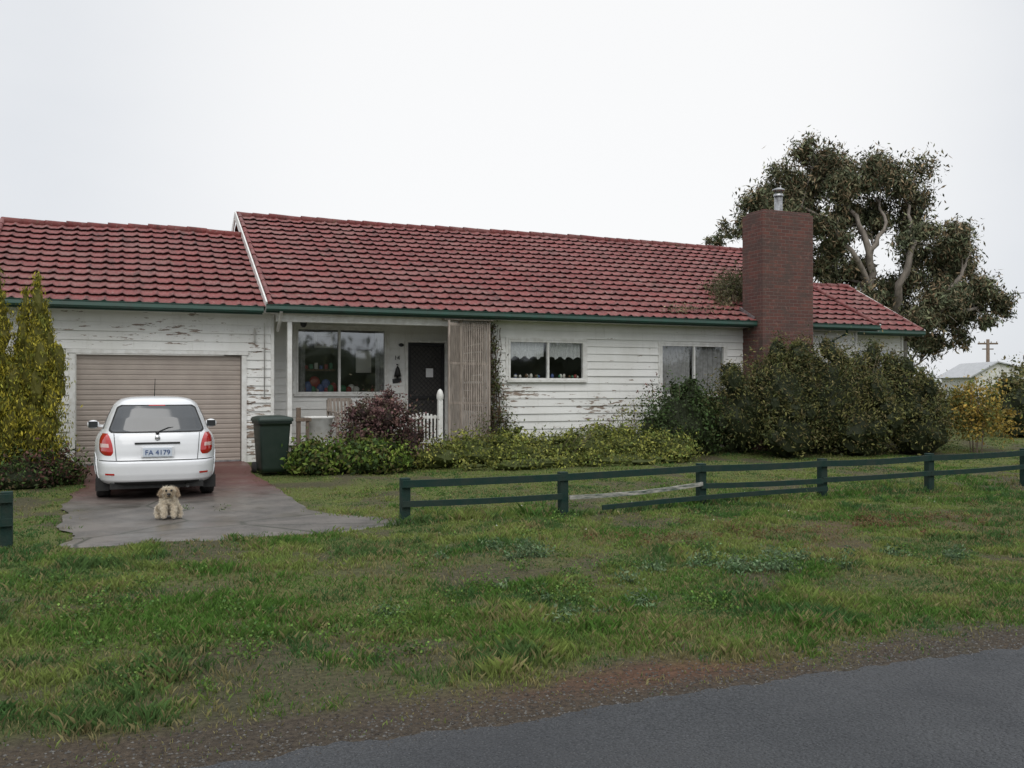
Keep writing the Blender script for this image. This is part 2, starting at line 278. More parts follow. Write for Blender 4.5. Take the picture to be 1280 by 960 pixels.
# ---------------------------------------------------------------- foliage
def foliage(name,lobes,n,size,cols,parent=None,clump=.2,cl=14,asp=.5,up=.2,core=.72,corec=(.03,.038,.018),zmin=0.0,shell=(.55,1.08),leafmat=None):
    area=np.array([(l[3]*l[4]+l[3]*l[5]+l[4]*l[5]) for l in lobes]); area/=area.sum(); VV=[];CC=[]
    cols=np.array(cols)
    for l,ar in zip(lobes,area):
        m=max(4,int(n*ar/cl)); d=rng.normal(0,1,(m,3)); d/=np.linalg.norm(d,axis=1)[:,None]; d[:,2]=np.where(d[:,2]<-.5,-d[:,2],d[:,2])
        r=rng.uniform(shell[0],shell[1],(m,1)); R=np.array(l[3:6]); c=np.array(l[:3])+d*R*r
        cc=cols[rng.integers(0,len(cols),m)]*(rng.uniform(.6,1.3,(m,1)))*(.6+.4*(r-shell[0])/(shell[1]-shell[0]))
        k=cl; g=rng.normal(0,1,(m,k,3))*(R.mean()*clump)*rng.uniform(.5,1.3,(m,1,1)); p=(c[:,None]+g).reshape(-1,3); col=np.repeat(cc,k,0)*rng.uniform(.65,1.4,(m*k,1))
        nrm=np.repeat(d,k,0)+rng.normal(0,.8,(m*k,3)); nrm/=np.linalg.norm(nrm,axis=1)[:,None]
        a=rng.normal(0,1,(m*k,3)); a[:,2]+=up*3; a-=nrm*(a*nrm).sum(1)[:,None]; a/=np.linalg.norm(a,axis=1)[:,None]+1e-6; b_=np.cross(nrm,a)
        s=size*rng.uniform(.5,1.4,(m*k,1)); a=a*s; b_=b_*s*asp
        ok=p[:,2]>zmin+.01
        q=np.stack([p-a*.5,p+b_*.5,p+a*.5+nrm*s*.1,p-b_*.5],1)[ok]; VV.append(q.reshape(-1,3)); CC.append(np.repeat(col[ok],4,0))
    V=np.concatenate(VV);C=np.concatenate(CC); N=len(V)//4; F=4*np.arange(N)[:,None]+np.array([[0,1,2,3]])
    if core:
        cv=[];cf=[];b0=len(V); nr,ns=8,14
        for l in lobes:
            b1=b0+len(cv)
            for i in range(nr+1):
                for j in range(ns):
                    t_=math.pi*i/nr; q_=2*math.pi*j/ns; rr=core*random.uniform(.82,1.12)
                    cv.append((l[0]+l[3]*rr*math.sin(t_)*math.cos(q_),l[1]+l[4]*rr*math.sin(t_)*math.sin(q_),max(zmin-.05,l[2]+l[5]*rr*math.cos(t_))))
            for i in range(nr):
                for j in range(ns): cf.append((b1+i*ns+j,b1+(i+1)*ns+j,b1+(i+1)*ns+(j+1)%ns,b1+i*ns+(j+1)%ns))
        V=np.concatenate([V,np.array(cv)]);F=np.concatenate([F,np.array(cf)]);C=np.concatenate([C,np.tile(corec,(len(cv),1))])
    return mk(name,V,F,leafmat or LEAF,parent,col=C)
def stems(name,c,n,h,r,parent,rad=.012,mat=STEM):
    p=P()
    for i in range(n):
        a=random.uniform(0,6.28); k=random.uniform(.2,1); x=c[0]+r*.2*math.cos(a);y=c[1]+r*.2*math.sin(a)
        p.tube([(x,y,c[2]-.05),(c[0]+r*.6*k*math.cos(a),c[1]+r*.6*k*math.sin(a),c[2]+h*.5),(c[0]+r*k*math.cos(a+.2),c[1]+r*k*math.sin(a+.2),c[2]+h*random.uniform(.8,1.05))],[rad,rad*.7,rad*.3],5)
    return p.obj(name,[mat],parent)
def bush(name,lobes,n,size,cols,spr=0,**k):
    e_=empty(name); L=list(lobes)
    for l in lobes:   # irregular sprouting outer growth
        for _ in range(spr):
            a=random.uniform(0,6.28); t=random.uniform(-.1,1.3); v=(math.cos(a)*math.cos(t),math.sin(a)*math.cos(t),math.sin(t)); s_=random.uniform(.16,.34); L.append((l[0]+v[0]*l[3]*.95,l[1]+v[1]*l[4]*.95,l[2]+v[2]*l[5]*.98,l[3]*s_,l[4]*s_,l[5]*s_*1.2))
    xs_=np.array(lobes); c=(xs_[:,0].mean(),xs_[:,1].mean(),0)
    foliage('leaves',L,n,size,cols,parent=e_,**k); stems('stems',c,10,float((xs_[:,2]+xs_[:,5]).max())*.95,float((xs_[:,3]).mean()),e_); return e_
OL=[(.12,.13,.04),(.08,.09,.03),(.20,.19,.065),(.17,.14,.06),(.06,.075,.03)]
big=[(13.2,17.6,.9,.85,.8,1.05),(14.2,17.3,1.15,.95,.9,1.35),(15.2,17.2,1.2,.9,.9,1.42),(16.0,17.2,1.0,.9,.9,1.25),(16.9,17.4,1.15,.95,.9,1.3),(17.8,17.3,1.0,.85,.9,1.15),(18.5,17.5,.85,.75,.9,1.0),(14.0,16.8,.55,.8,.6,.7),(16.0,16.6,.55,1.1,.6,.75),(17.8,16.6,.5,1.0,.6,.7)]
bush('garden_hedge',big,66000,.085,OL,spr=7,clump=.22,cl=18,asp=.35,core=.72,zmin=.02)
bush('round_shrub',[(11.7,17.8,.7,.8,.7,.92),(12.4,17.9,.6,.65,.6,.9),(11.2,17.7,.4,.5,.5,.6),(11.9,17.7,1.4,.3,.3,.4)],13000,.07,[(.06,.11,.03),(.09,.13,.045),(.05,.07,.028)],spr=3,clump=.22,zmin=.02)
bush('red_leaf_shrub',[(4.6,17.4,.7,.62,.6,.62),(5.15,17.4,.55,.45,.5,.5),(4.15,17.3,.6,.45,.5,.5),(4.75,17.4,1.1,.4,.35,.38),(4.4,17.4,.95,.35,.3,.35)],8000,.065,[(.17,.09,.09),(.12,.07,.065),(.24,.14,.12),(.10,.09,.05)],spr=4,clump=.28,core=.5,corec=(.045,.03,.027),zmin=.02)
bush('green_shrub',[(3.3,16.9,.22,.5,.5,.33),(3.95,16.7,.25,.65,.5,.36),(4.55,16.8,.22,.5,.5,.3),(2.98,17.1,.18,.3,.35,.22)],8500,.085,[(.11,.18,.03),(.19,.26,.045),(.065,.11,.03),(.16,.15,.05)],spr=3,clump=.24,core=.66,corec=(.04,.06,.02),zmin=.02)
YG=[(.25,.27,.055),(.15,.19,.045),(.33,.33,.08),(.11,.13,.04)]
gc=[(5.7,17.4,.2,.8,.6,.3),(6.6,17.6,.25,.8,.7,.40),(7.4,17.3,.2,.9,.6,.33),(8.2,17.5,.25,.9,.7,.32),(9.1,17.3,.25,.9,.8,.40),(10.0,17.3,.25,.9,.8,.46),(10.8,17.0,.2,.8,.8,.36),(9.6,16.5,.08,1.5,.6,.2),(7.6,16.6,.08,1.4,.5,.18),(10.0,18.2,.35,.7,.4,.42),(7.8,18.4,.3,.5,.4,.40)]
bush('groundcover_plants',gc,26000,.07,YG,spr=3,clump=.18,core=.72,corec=(.07,.085,.025),zmin=.02)
bush('yellow_leaf_shrub',[(19.7,16.6,1.1,.6,.6,.7),(20.1,16.7,.6,.8,.6,.5),(19.3,16.7,.7,.4,.4,.6)],4200,.09,[(.48,.32,.07),(.36,.27,.06),(.18,.20,.06)],spr=4,clump=.25,core=0,zmin=.02)
bush('border_shrub',[(-1.5,16.6,.15,.7,.5,.4),(-.95,17.0,.15,.4,.45,.36),(-2.3,16.5,.15,.7,.5,.4)],9000,.07,[(.07,.10,.035),(.12,.06,.05),(.10,.075,.04),(.09,.15,.04)],spr=3,clump=.24,zmin=.02)
bush('boundary_hedge',[(25.2,19.5,.8,1.1,1.2,1.1),(26.9,20.5,.9,1.5,1.2,1.2),(29.5,22,1.1,2,1.5,1.3),(33,24,1.2,2.3,1.5,1.4)],14000,.13,OL,spr=3,clump=.2,zmin=.0)
bush('far_shrub',[(29.5,26.5,.5,1.6,1.2,.8),(27.0,26,.4,1.2,1.2,.7),(31.5,27.5,.5,1.4,1.2,.7)],6000,.13,OL,spr=3,clump=.2,zmin=.0)
def conifer(name,x,y,h,r,tips):
    L=[]
    for k in range(10):
        z=.15+h*.72*k/10; f=k/9; rr=r*(1.0 if f<.45 else 1-.65*(f-.45)/.55)*random.uniform(.9,1.06); L.append((x+random.uniform(-.05,.05),y+random.uniform(-.05,.05),z+.1,rr,rr,.36))
    for dx,dz,w in tips:
        for k in range(4): L.append((x+dx*(1-.12*k),y+random.uniform(-.1,.1),h+dz-.95+.25*k,w*(1-.2*k),w*(1-.2*k),.32))
    for k in range(12):
        a=random.uniform(0,6.28); z=random.uniform(.25,.68); L.append((x+r*.85*(1-.5*max(0,z-.4))*math.cos(a),y+r*.8*math.sin(a),h*z,.13,.13,.34))
    e_=empty(name)
    foliage('foliage_sprays',L,26000,.065,[(.40,.35,.04),(.48,.41,.055),(.29,.29,.045),(.19,.21,.04)],parent=e_,clump=.22,cl=14,asp=.3,up=1.1,core=.78,corec=(.13,.125,.03),zmin=.02)
    p=P(); p.tube([(x,y,-.05),(x,y,h*.8)],[.07,.02],8); p.obj('trunk',[BARK],e_)
conifer('golden_conifer_tree',-1.32,17.1,3.45,.47,[(.05,0,.17),(-.2,-.25,.14),(.24,-.45,.12)]); conifer('golden_conifer_tree',-1.92,16.95,3.45,.5,[(.12,-.05,.17),(-.15,-.2,.15)]); conifer('golden_conifer_tree',-2.8,17.0,3.2,.5,[(0,0,.17)])
# weeds in lawn
def weeds(name,spots,cols,size,n,h=.06,asp=.45):
    L=[(x,y,float(gz(x,y))+.01,r,r,h*random.uniform(.8,1.3)) for x,y,r in spots if y>5.0]; foliage(name,L,n,size,cols,clump=.4,cl=8,asp=asp,core=0,zmin=-.1,up=.3,shell=(.1,1.2))
def around(cx,cy,sx_,sy_,k,r): return [(cx+random.gauss(0,sx_),cy+random.gauss(0,sy_),random.uniform(.5,1.2)*r) for _ in range(k)]
weeds('thistle_weeds',around(5.6,6.5,.9,.35,20,.14)+around(3.2,8.2,.5,.4,6,.12)+around(2.6,6.0,1.2,.5,6,.10),[(.13,.21,.10),(.18,.25,.13),(.09,.16,.07)],.035,7000,.045)
weeds('dock_weeds',around(8.2,8.2,.7,.4,26,.13)+around(5.9,8.4,1.0,.3,16,.10),[(.19,.085,.045),(.15,.085,.045),(.18,.16,.06)],.032,4000,.06,.3)
weeds('clover_weeds',around(1,5.8,1.5,.4,20,.2)+around(3,7.0,1.6,.9,26,.2)+around(-.5,7.5,1,1,16,.22)+around(5,9.3,1.5,.5,14,.18)+around(6,12.5,2,1,18,.2),[(.12,.22,.04),(.16,.25,.055),(.08,.16,.04)],.020,22000,.025,.8)
stones('dandelion_heads',60,(3,11),lambda x,N:rng.uniform(9.2,11.5,N),.01,.018,[(.7,.7,.66)])
# ---------------------------------------------------------------- house
H=empty('weatherboard_house')
def boards(p,tf,x0,x1,z0,z1,holes,peel,pitch=.172,st=.35):
    z=z0
    while z<z1-.01:
        zb=min(z+pitch,z1); cuts=sorted({z,zb}|{h for q_ in holes for h in q_[2:] if z+.004<h<zb-.004}); off=random.uniform(0,.006); tone=random.random()
        def dd(zz): return -(.028-.023*(zz-z)/pitch)-off
        for a,b_ in zip(cuts[:-1],cuts[1:]):
            mz=(a+b_)/2; iv=[(x0,x1)]
            for hx0,hx1,hz0,hz1 in holes:
                if hz0<mz<hz1:
                    ni=[]
                    for s_,e_ in iv:
                        if hx0>s_: ni.append((s_,min(e_,hx0)))
                        if hx1<e_: ni.append((max(s_,hx1),e_))
                    iv=[q_ for q_ in ni if q_[1]-q_[0]>.005]
            for s_,e_ in iv:
                k=max(1,int((e_-s_)/st)); V=[];C=[]
                for i in range(k+1):
                    x=s_+(e_-s_)*i/k; C_=lambda zz:(peel(x,zz),max(0,.5-(zz-.35))*.8+.15*(random.random()),tone)
                    w_=.004*math.sin(x*1.7+z*9)
                    V+=[tf(x,0,a),tf(x,dd(a)+w_,a),tf(x,dd(b_)+w_,b_)]; C+=[C_(a),C_(a),C_(b_)]
                Fs=[]
                for i in range(k):
                    o_=3*i; Fs+=[(o_+1,o_+4,o_+5,o_+2)]
                    if a==z: Fs+=[(o_,o_+3,o_+4,o_+1)]
                p.add(V,Fs,0,False,C)
        z=zb
def gs(x,z,cx,cz,sx_,sz): return math.exp(-((x-cx)/sx_)**2-((z-cz)/sz)**2)
def peel(x,z): return min(1,.10+.85*gs(x,z,2.5,1.5,.3,.9)+.5*gs(x,z,2.5,.6,.35,.6)+.42*gs(x,z,8.2,1.5,.8,.3)+.42*gs(x,z,10.3,1.15,1.0,.3)+.45*gs(x,z,10.4,.55,1.2,.25)+.4*gs(x,z,7.7,.8,.3,.5)+.15*gs(x,z,11.2,2.0,.5,.8)+.35*gs(x,z,.6,2.7,1.5,.3))
front=lambda Y:(lambda u,d,z:(u,Y+d,z))
p=P()
boards(p,front(19),-2.15,2.80,.10,3.12,[(-.80,2.21,0,2.26)],peel)
boards(p,front(20.3),2.0,7.45,.45,3.12,[(3.50,5.52,1.47,2.93),(6.02,6.90,.45,2.64)],lambda x,z:.05)
boards(p,front(19),7.40,18.0,.33,3.12,[(7.97,9.88,1.78,2.68),(11.94,13.80,1.40,2.66)],peel)
boards(p,front(19.85),18.0,20.5,.33,3.12,[(18.6,20.2,1.6,2.7)],lambda x,z:.2)
boards(p,lambda u,d,z:(2.8-d,u,z),19.0,20.3,.33,3.12,[],lambda x,z:.2)
boards(p,lambda u,d,z:(7.4+d,u,z),19.0,20.3,.33,3.12,[],lambda x,z:.2)
boards(p,lambda u,d,z:(-2.15+d,u,z),19.0,26,.1,3.12,[],lambda x,z:.2)
boards(p,lambda u,d,z:(18.0-d,u,z),19.0,19.85,.33,3.12,[],lambda x,z:.2)
boards(p,lambda u,d,z:(20.5-d,u,z),19.85,26,.33,3.12,[],lambda x,z:.2)
p.obj('weatherboard_walls',[WB],H)
p=P()
p.box(2.77,2.835,18.955,19.02,.1,3.1); p.box(7.365,7.43,18.955,19.02,.33,3.1); p.box(-2.2,-2.13,18.955,19.02,.1,3.1); p.box(17.97,18.04,18.955,19.02,.33,3.1); p.box(20.47,20.54,19.8,19.87,.33,3.1)
p.box(-2.15,20.5,28.9,29.0,.0,3.1)
def gable(x,y0,y1,z0,yr,zr,t=.05): p.add([(x,y0,z0),(x,y1,z0),(x,yr,zr),(x+t,y0,z0),(x+t,y1,z0),(x+t,yr,zr)],[(0,1,2),(3,5,4),(0,3,4,1),(1,4,5,2),(2,5,3,0)])
gable(2.79,18.6,29.0,3.1,23.8,5.78); gable(17.95,18.6,29.0,3.1,23.8,5.78); gable(-2.15,18.6,26.4,3.1,22.5,5.05); gable(20.45,19.5,25.0,3.1,22.2,4.6)
p.obj('corner_boards_and_gables',[WHITE],H,.004)
p=P(); p.box(2.8,7.4,18.75,20.29,.25,.45); p.box(3.3,6.2,18.3,18.74,.05,.26); p.box(7.42,17.98,19.02,19.1,-.05,.34); p.box(18,20.48,19.87,19.95,-.05,.34); p.box(2.82,7.4,18.80,18.86,-.05,.25)
p.obj('concrete_floor_and_plinth',[M('plinth_concrete',(.35,.33,.30),.9,bmp=.3)],H)
p=P(); p.box(-2.2,2.7,18.53,19.03,3.10,3.13); p.box(2.71,7.4,18.53,20.32,3.095,3.125); p.box(7.41,18.1,18.53,19.03,3.10,3.13); p.box(18.11,20.6,19.4,19.9,3.10,3.13)
p.box(2.84,7.36,18.70,18.82,2.93,3.094)
p.obj('soffit',[TRIM],H)
def roof(name,xa,xb,ye,ze,yr,zr,row=.36,sag=.02,res=8):
    L=math.hypot(yr-ye,zr-ze); nr=max(1,round(L/row)); row=L/nr; dy,dz=(yr-ye)/L,(zr-ze)/L; n=(-dz*(1 if dy>0 else -1),abs(dy)); nc=int((xb-xa)/.30*res); xs_=np.linspace(xa,xb,nc+1)
    ph=(xs_/.30)%1; prof=.013*np.cos(2*np.pi*ph)+.009*np.cos(4*np.pi*ph)+.010*(ph<.12); V=[];F=[];CL=[]
    for r in range(nr):
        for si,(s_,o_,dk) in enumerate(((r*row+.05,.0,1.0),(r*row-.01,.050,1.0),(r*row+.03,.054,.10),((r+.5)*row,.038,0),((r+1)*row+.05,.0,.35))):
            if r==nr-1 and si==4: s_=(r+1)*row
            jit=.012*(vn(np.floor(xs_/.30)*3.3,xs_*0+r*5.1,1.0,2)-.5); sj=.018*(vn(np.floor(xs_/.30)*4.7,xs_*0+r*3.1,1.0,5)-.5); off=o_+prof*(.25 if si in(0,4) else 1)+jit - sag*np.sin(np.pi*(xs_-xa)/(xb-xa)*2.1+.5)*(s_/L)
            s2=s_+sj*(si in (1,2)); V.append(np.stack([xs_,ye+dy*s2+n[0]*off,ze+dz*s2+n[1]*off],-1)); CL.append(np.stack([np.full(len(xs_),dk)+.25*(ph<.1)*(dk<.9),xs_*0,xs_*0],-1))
    V=np.concatenate(V); m=len(xs_); k=np.arange(m-1)
    for q_ in range(5*nr-1):
        F.append(np.stack([q_*m+k,q_*m+k+1,(q_+1)*m+k+1,(q_+1)*m+k],1))
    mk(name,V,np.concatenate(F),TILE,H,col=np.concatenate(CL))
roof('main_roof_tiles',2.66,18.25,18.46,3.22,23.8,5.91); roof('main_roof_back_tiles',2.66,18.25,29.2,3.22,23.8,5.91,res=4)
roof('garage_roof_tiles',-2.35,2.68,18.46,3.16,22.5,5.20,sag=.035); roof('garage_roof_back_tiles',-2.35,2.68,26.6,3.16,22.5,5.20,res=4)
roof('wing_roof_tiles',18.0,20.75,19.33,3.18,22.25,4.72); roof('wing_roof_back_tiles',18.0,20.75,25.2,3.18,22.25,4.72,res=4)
p=P()
def capline(a,b_,r,sg_=0):
    a=Vector(a);b_=Vector(b_);L=(b_-a).length;n=max(1,int(L/.4))
    for i in range(n):
        q0=a.lerp(b_,i/n); q1=a.lerp(b_,(i+1)/n+.02/L); j=random.uniform(-.009,.009)-sg_*math.sin(math.pi*i/n*2.1+.5); p.tube([q0+Vector((0,0,j)),q1+Vector((0,0,j-.008))],[r,r*.9],10)
capline((2.62,23.8,5.93),(18.27,23.8,5.93),.095,.02); capline((-2.38,22.5,5.22),(2.64,22.5,5.22),.09,.03); capline((18.2,22.25,4.74),(20.78,22.25,4.74),.09)
capline((2.69,18.44,3.26),(2.69,23.8,5.96),.055); capline((-2.36,18.44,3.21),(-2.36,22.5,5.25),.055); capline((20.74,19.3,3.22),(20.74,22.25,4.77),.055); capline((18.25,18.44,3.27),(18.25,23.8,5.96),.055)
p.obj('ridge_capping',[TILE],H)
p=P()
for x,y0,z0,y1,z1 in ((2.605,18.42,3.20,23.8,5.91),(2.605,29.2,3.2,23.8,5.91),(-2.40,18.44,3.12,22.5,5.16),(20.80,19.3,3.14,22.25,4.70),(18.31,18.44,3.17,23.8,5.87)):
    p.obox((x,y0,z0),(x,y1,z1),.03,.19)
p.obj('barge_boards',[TRIM],H)
p=P()
def gutter(x0,x1,y,z):
    prof=[(0,0),(-.10,0),(-.125,.035),(-.115,.10),(-.128,.115),(-.128,.125),(-.105,.125),(-.108,.02),(0,.02)]
    V=[(x,y+a,z+b_) for x in (x0,x1) for a,b_ in prof]; n=len(prof); p.add(V,[(i,(i+1)%n,n+(i+1)%n,n+i) for i in range(n)]+[tuple(range(n)),tuple(range(2*n-1,n-1,-1))])
    p.box(x0+.01,x1-.01,y+.002,y+.03,z-.03,z+.14)
gutter(-2.3,2.55,18.50,3.07); gutter(2.6,14.33,18.50,3.115); gutter(15.93,18.28,18.50,3.115); gutter(18.3,20.8,19.37,3.08)
p.tube([(17.2,18.44,3.1),(17.2,18.44,3.0),(17.2,18.93,2.85),(17.2,18.93,.2)],.035,8)
p.obj('gutters',[GREEN],H)
p=P(); p.tube([(2.9,18.44,3.12),(2.9,18.6,3.0),(2.9,18.9,2.75)],.035,8); p.tube([(2.64,18.93,2.9),(2.64,18.93,1.4)],.012,6); p.tube([(2.45,18.93,2.8),(2.45,18.93,2.5)],.02,6); p.obj('downpipe',[TRIM],H)
p=P(); p.box(3.06,3.15,18.71,18.80,.45,2.93); p.box(3.04,3.17,18.69,18.82,.45,.6); p.box(7.30,7.36,18.72,18.78,.45,2.93); p.obj('verandah_post',[TRIM],H,.006)
zs_=[];ysl=[]; z=.13
while z<2.24:
    for a,b_ in ((0,0),(.008,-.012),(.062,-.014),(.072,0),(.088,.0)): zs_.append(z+a); ysl.append(19.06+b_)
    z+=.096
V=[]
for i,(zz,yy) in enumerate(zip(zs_,ysl)): V+=[(-.78,yy,zz),(2.19,yy,zz)]
F=[(2*i,2*i+1,2*i+3,2*i+2) for i in range(len(zs_)-1)]; mk('roller_door',V,F,ROLL,H)
p=P(); p.box(-.78,2.19,19.03,19.055,.12,.17); p.tube([(.6,19.03,.9),(.8,19.03,.9)],.015,6); p.obj('roller_door_rail',[STEEL],H)
p=P(); p.box(-.90,-.795,18.95,19.10,.1,2.25); p.box(2.205,2.30,18.95,19.10,.1,2.25); p.box(-.93,2.33,18.935,19.10,2.253,2.33); p.obj('garage_door_frame',[TRIM],H,.005)
def window(name,x0,x1,z0,z1,y,mull,gm=GLASS,fr=.045,sill=True):
    e_=empty(name); e_.parent=H; p=P()
    ya,yb=y-.045,y+.05
    p.box(x0,x0+fr,ya,yb,z0,z1); p.box(x1-fr,x1,ya,yb,z0,z1); p.box(x0+fr,x1-fr,ya+.003,yb,z1-fr,z1); p.box(x0+fr,x1-fr,ya+.003,yb,z0,z0+fr)
    for mx in mull: p.box(mx-.025,mx+.025,ya+.006,yb-.01,z0+fr,z1-fr)
    if sill: p.box(x0-.05,x1+.05,y-.085,y+.0,z0-.05,z0-.003)
    p.box(x0-.07,x0-.003,y-.04,y,z0-.003,z1+.06); p.box(x1+.003,x1+.07,y-.04,y,z0-.003,z1+.06); p.box(x0-.002,x1+.002,y-.042,y,z1+.003,z1+.06)
    p.obj('frame',[TRIM],e_,.004)
    mk('glass',[(x0,y+.01,z0),(x1,y+.01,z0),(x1,y+.01,z1),(x0,y+.01,z1)],[(0,1,2,3)],gm,e_)
    d=2.0; q=P(); a,b_,c_,dd=x0-.6,x1+.6,z0-.7,z1+.25
    if z1+.25>3.08: dd=3.08
    yy=y+.06; 
    q.add([(a,yy,c_),(b_,yy,c_),(b_,yy+d,c_),(a,yy+d,c_),(a,yy,dd),(b_,yy,dd),(b_,yy+d,dd),(a,yy+d,dd)],[(0,1,2,3),(4,7,6,5),(1,5,6,2),(2,6,7,3),(3,7,4,0)])
    q.add([(a,yy,c_),(b_,yy,c_),(b_,yy,z0),(a,yy,z0),(a,yy,z1),(b_,yy,z1),(b_,yy,dd),(a,yy,dd),(x0,yy,z0),(x0,yy,z1),(x1,yy,z0),(x1,yy,z1)],[(0,1,2,3),(4,5,6,7),(3,8,9,4),(10,2,5,11)])
    q.obj('room',[ROOMM],e_); return e_
def curtain(par,x0,x1,z0,z1,y,mat,amp=.025,wl=.11,sc=0):
    n=int((x1-x0)/.012); V=[];
    rows_=6
    for r in range(rows_+1):
        for i in range(n+1):
            x=x0+(x1-x0)*i/n; t_=r/rows_; zb=z0+sc*abs(math.sin(x*14)); V.append((x,y+amp*math.sin(x/wl*6.28+1.5*math.sin(x*3))*(1-.4*t_),zb+(z1-zb)*t_))
    F=[(r*(n+1)+i,r*(n+1)+i+1,(r+1)*(n+1)+i+1,(r+1)*(n+1)+i) for r in range(rows_) for i in range(n)]; mk('curtain',V,F,mat,par,smooth=True)
w=window('porch_window',3.50,5.52,1.47,2.93,20.3,[4.45])
p=P(); cl=[simple('cloth_red',(.3,.03,.03)),simple('cloth_blue',(.08,.12,.3)),simple('cloth_pale',(.65,.62,.55)),simple('cloth_green',(.05,.2,.1)),simple('frame_wood',(.14,.08,.04))]
for i in range(18):
    x=random.uniform(3.6,5.4); s_=random.uniform(.04,.10); p.sph((x,20.45+random.uniform(0,.12),1.5+s_*.8),s_,random.choice((1,2,2,3,0)),6,(1,.7,random.uniform(.8,1.8)))
p.box(3.95,4.35,20.55,20.58,2.50,2.82,2); p.box(4.0,4.3,20.545,20.549,2.55,2.77,4); p.box(3.7,4.4,20.5,20.53,1.98,2.02,4); p.box(4.9,5.25,20.6,20.64,1.95,2.45,2)
for k in range(6): p.box(3.72+.11*k,3.79+.11*k,20.48,20.53,2.025,2.10+.03*(k%3),(k*3)%4)
p.sph((3.95,20.55,1.72),.13,0,8,(1,.4,1.1)); p.sph((4.2,20.55,1.66),.11,1,8,(1,.4,1.3))
p.obj('ornaments',cl,w)
curtain(w,3.5,3.72,1.5,2.9,20.42,CURTG); curtain(w,5.3,5.5,1.5,2.9,20.42,CURTG)
w=window('kitchen_window',7.97,9.88,1.78,2.68,19.0,[8.95],GLASSL)
curtain(w,8.0,8.90,2.25,2.66,19.10,CURT,.02,.09,.07); curtain(w,8.98,9.85,2.25,2.66,19.10,CURT,.02,.09,.07)
p=P()
for i in range(26):
    x=random.uniform(8.05,9.8); s_=random.uniform(.02,.045); p.sph((x,19.14,1.83+s_),s_,random.choice((0,1,2,2,3,4)),6,(1,1,random.uniform(.8,1.8)))
p.obj('sill_ornaments',cl,w)
w=window('bedroom_window',11.94,13.80,1.40,2.66,19.0,[12.9],GLASSL)
curtain(w,11.97,12.85,1.42,2.64,19.11,CURTG,.03,.13); curtain(w,12.95,13.78,1.42,2.64,19.11,CURTG,.03,.13)
w=window('wing_window',18.6,20.2,1.6,2.7,19.85,[19.4])
D=empty('front_door'); D.parent=H
p=P(); p.box(5.95,6.015,20.23,20.36,.45,2.70); p.box(6.905,6.97,20.23,20.36,.45,2.70); p.box(6.017,6.903,20.235,20.36,2.645,2.70); p.obj('door_frame',[TRIM],D,.004)
p=P(); p.box(6.02,6.09,20.27,20.30,.46,2.64); p.box(6.83,6.90,20.27,20.30,.46,2.64); p.box(6.092,6.828,20.272,20.298,2.56,2.638); p.box(6.092,6.828,20.272,20.298,.46,.6); p.box(6.092,6.828,20.272,20.298,1.35,1.42)
def clip(x0,z0,x1,z1):
    zl,zh=.6,2.56; t0,t1=0,1; dz=z1-z0
    for lim,s_ in ((zl,1),(zh,-1)):
        ta=(lim-z0)/dz
        if (dz>0)==(s_>0): t0=max(t0,ta)
        else: t1=min(t1,ta)
    return None if t0>=t1 else ((x0+(x1-x0)*t0,z0+dz*t0),(x0+(x1-x0)*t1,z0+dz*t1))
k=-.9
while k<2.2:
    for sg in (1,-1):
        x0,z0=6.09,.6+k if sg>0 else .6+k+.74
        x1,z1=6.83,z0+.74*sg
        c_=clip(x0,z0,x1,z1)
        if c_: p.obox((c_[0][0],20.285+.003*sg,c_[0][1]),(c_[1][0],20.285+.003*sg,c_[1][1]),.004,.010)
    k+=.11
p.box(6.80,6.86,20.24,20.268,1.4,1.55); p.obj('security_screen',[BLACK],D)
p=P(); p.box(6.02,6.9,20.32,20.34,.46,2.64); p.obj('door_panel',[M('door_paint',(.07,.065,.06),.6)],D)
p=P(); p.box(6.45,6.62,20.262,20.268,1.85,2.05); p.obj('door_notice',[simple('paper',(.7,.7,.7),.8)],D)
def text(name,s_,size,loc,mat,par,rx=math.radians(90)):
    c_=bpy.data.curves.new(name,'FONT'); c_.body=s_; c_.size=size; c_.extrude=.002; c_.align_x='CENTER'; c_.align_y='CENTER'; c_.materials.append(mat)
    o_=bpy.data.objects.new(name,c_); S.collection.objects.link(o_); o_.location=loc; o_.rotation_euler=(rx,0,0); o_.parent=par; return o_
text('house_number','14',.14,(5.76,20.255,2.28),BLACK,H)
p=P(); p.tube([(5.76,20.2,1.86),(5.76,20.2,1.98),(5.76,20.2,2.04),(5.76,20.2,2.1)],[.09,.06,.045,.01],12); p.sph((5.76,20.2,1.84),.025); p.obox((5.76,20.27,2.14),(5.76,20.16,2.12),.02,.02); p.obox((5.66,20.26,1.75),(5.86,20.26,1.78),.02,.1); p.sph((5.86,20.25,2.58),.05,0,6,(1.3,.4,.8)); p.obj('door_bell',[BLACK],H)
p=P(); p.tube([(3.42,18.95,3.09),(3.42,18.95,3.0)],.012,6); p.tube([(3.42,18.95,3.02),(3.42,18.95,2.98),(3.42,18.95,2.88),(3.42,18.95,2.84)],[.02,.08,.06,.03],8); p.obox((3.3,18.95,3.03),(3.54,18.95,3.03),.02,.02); p.obj('porch_lantern',[BLACK],H)
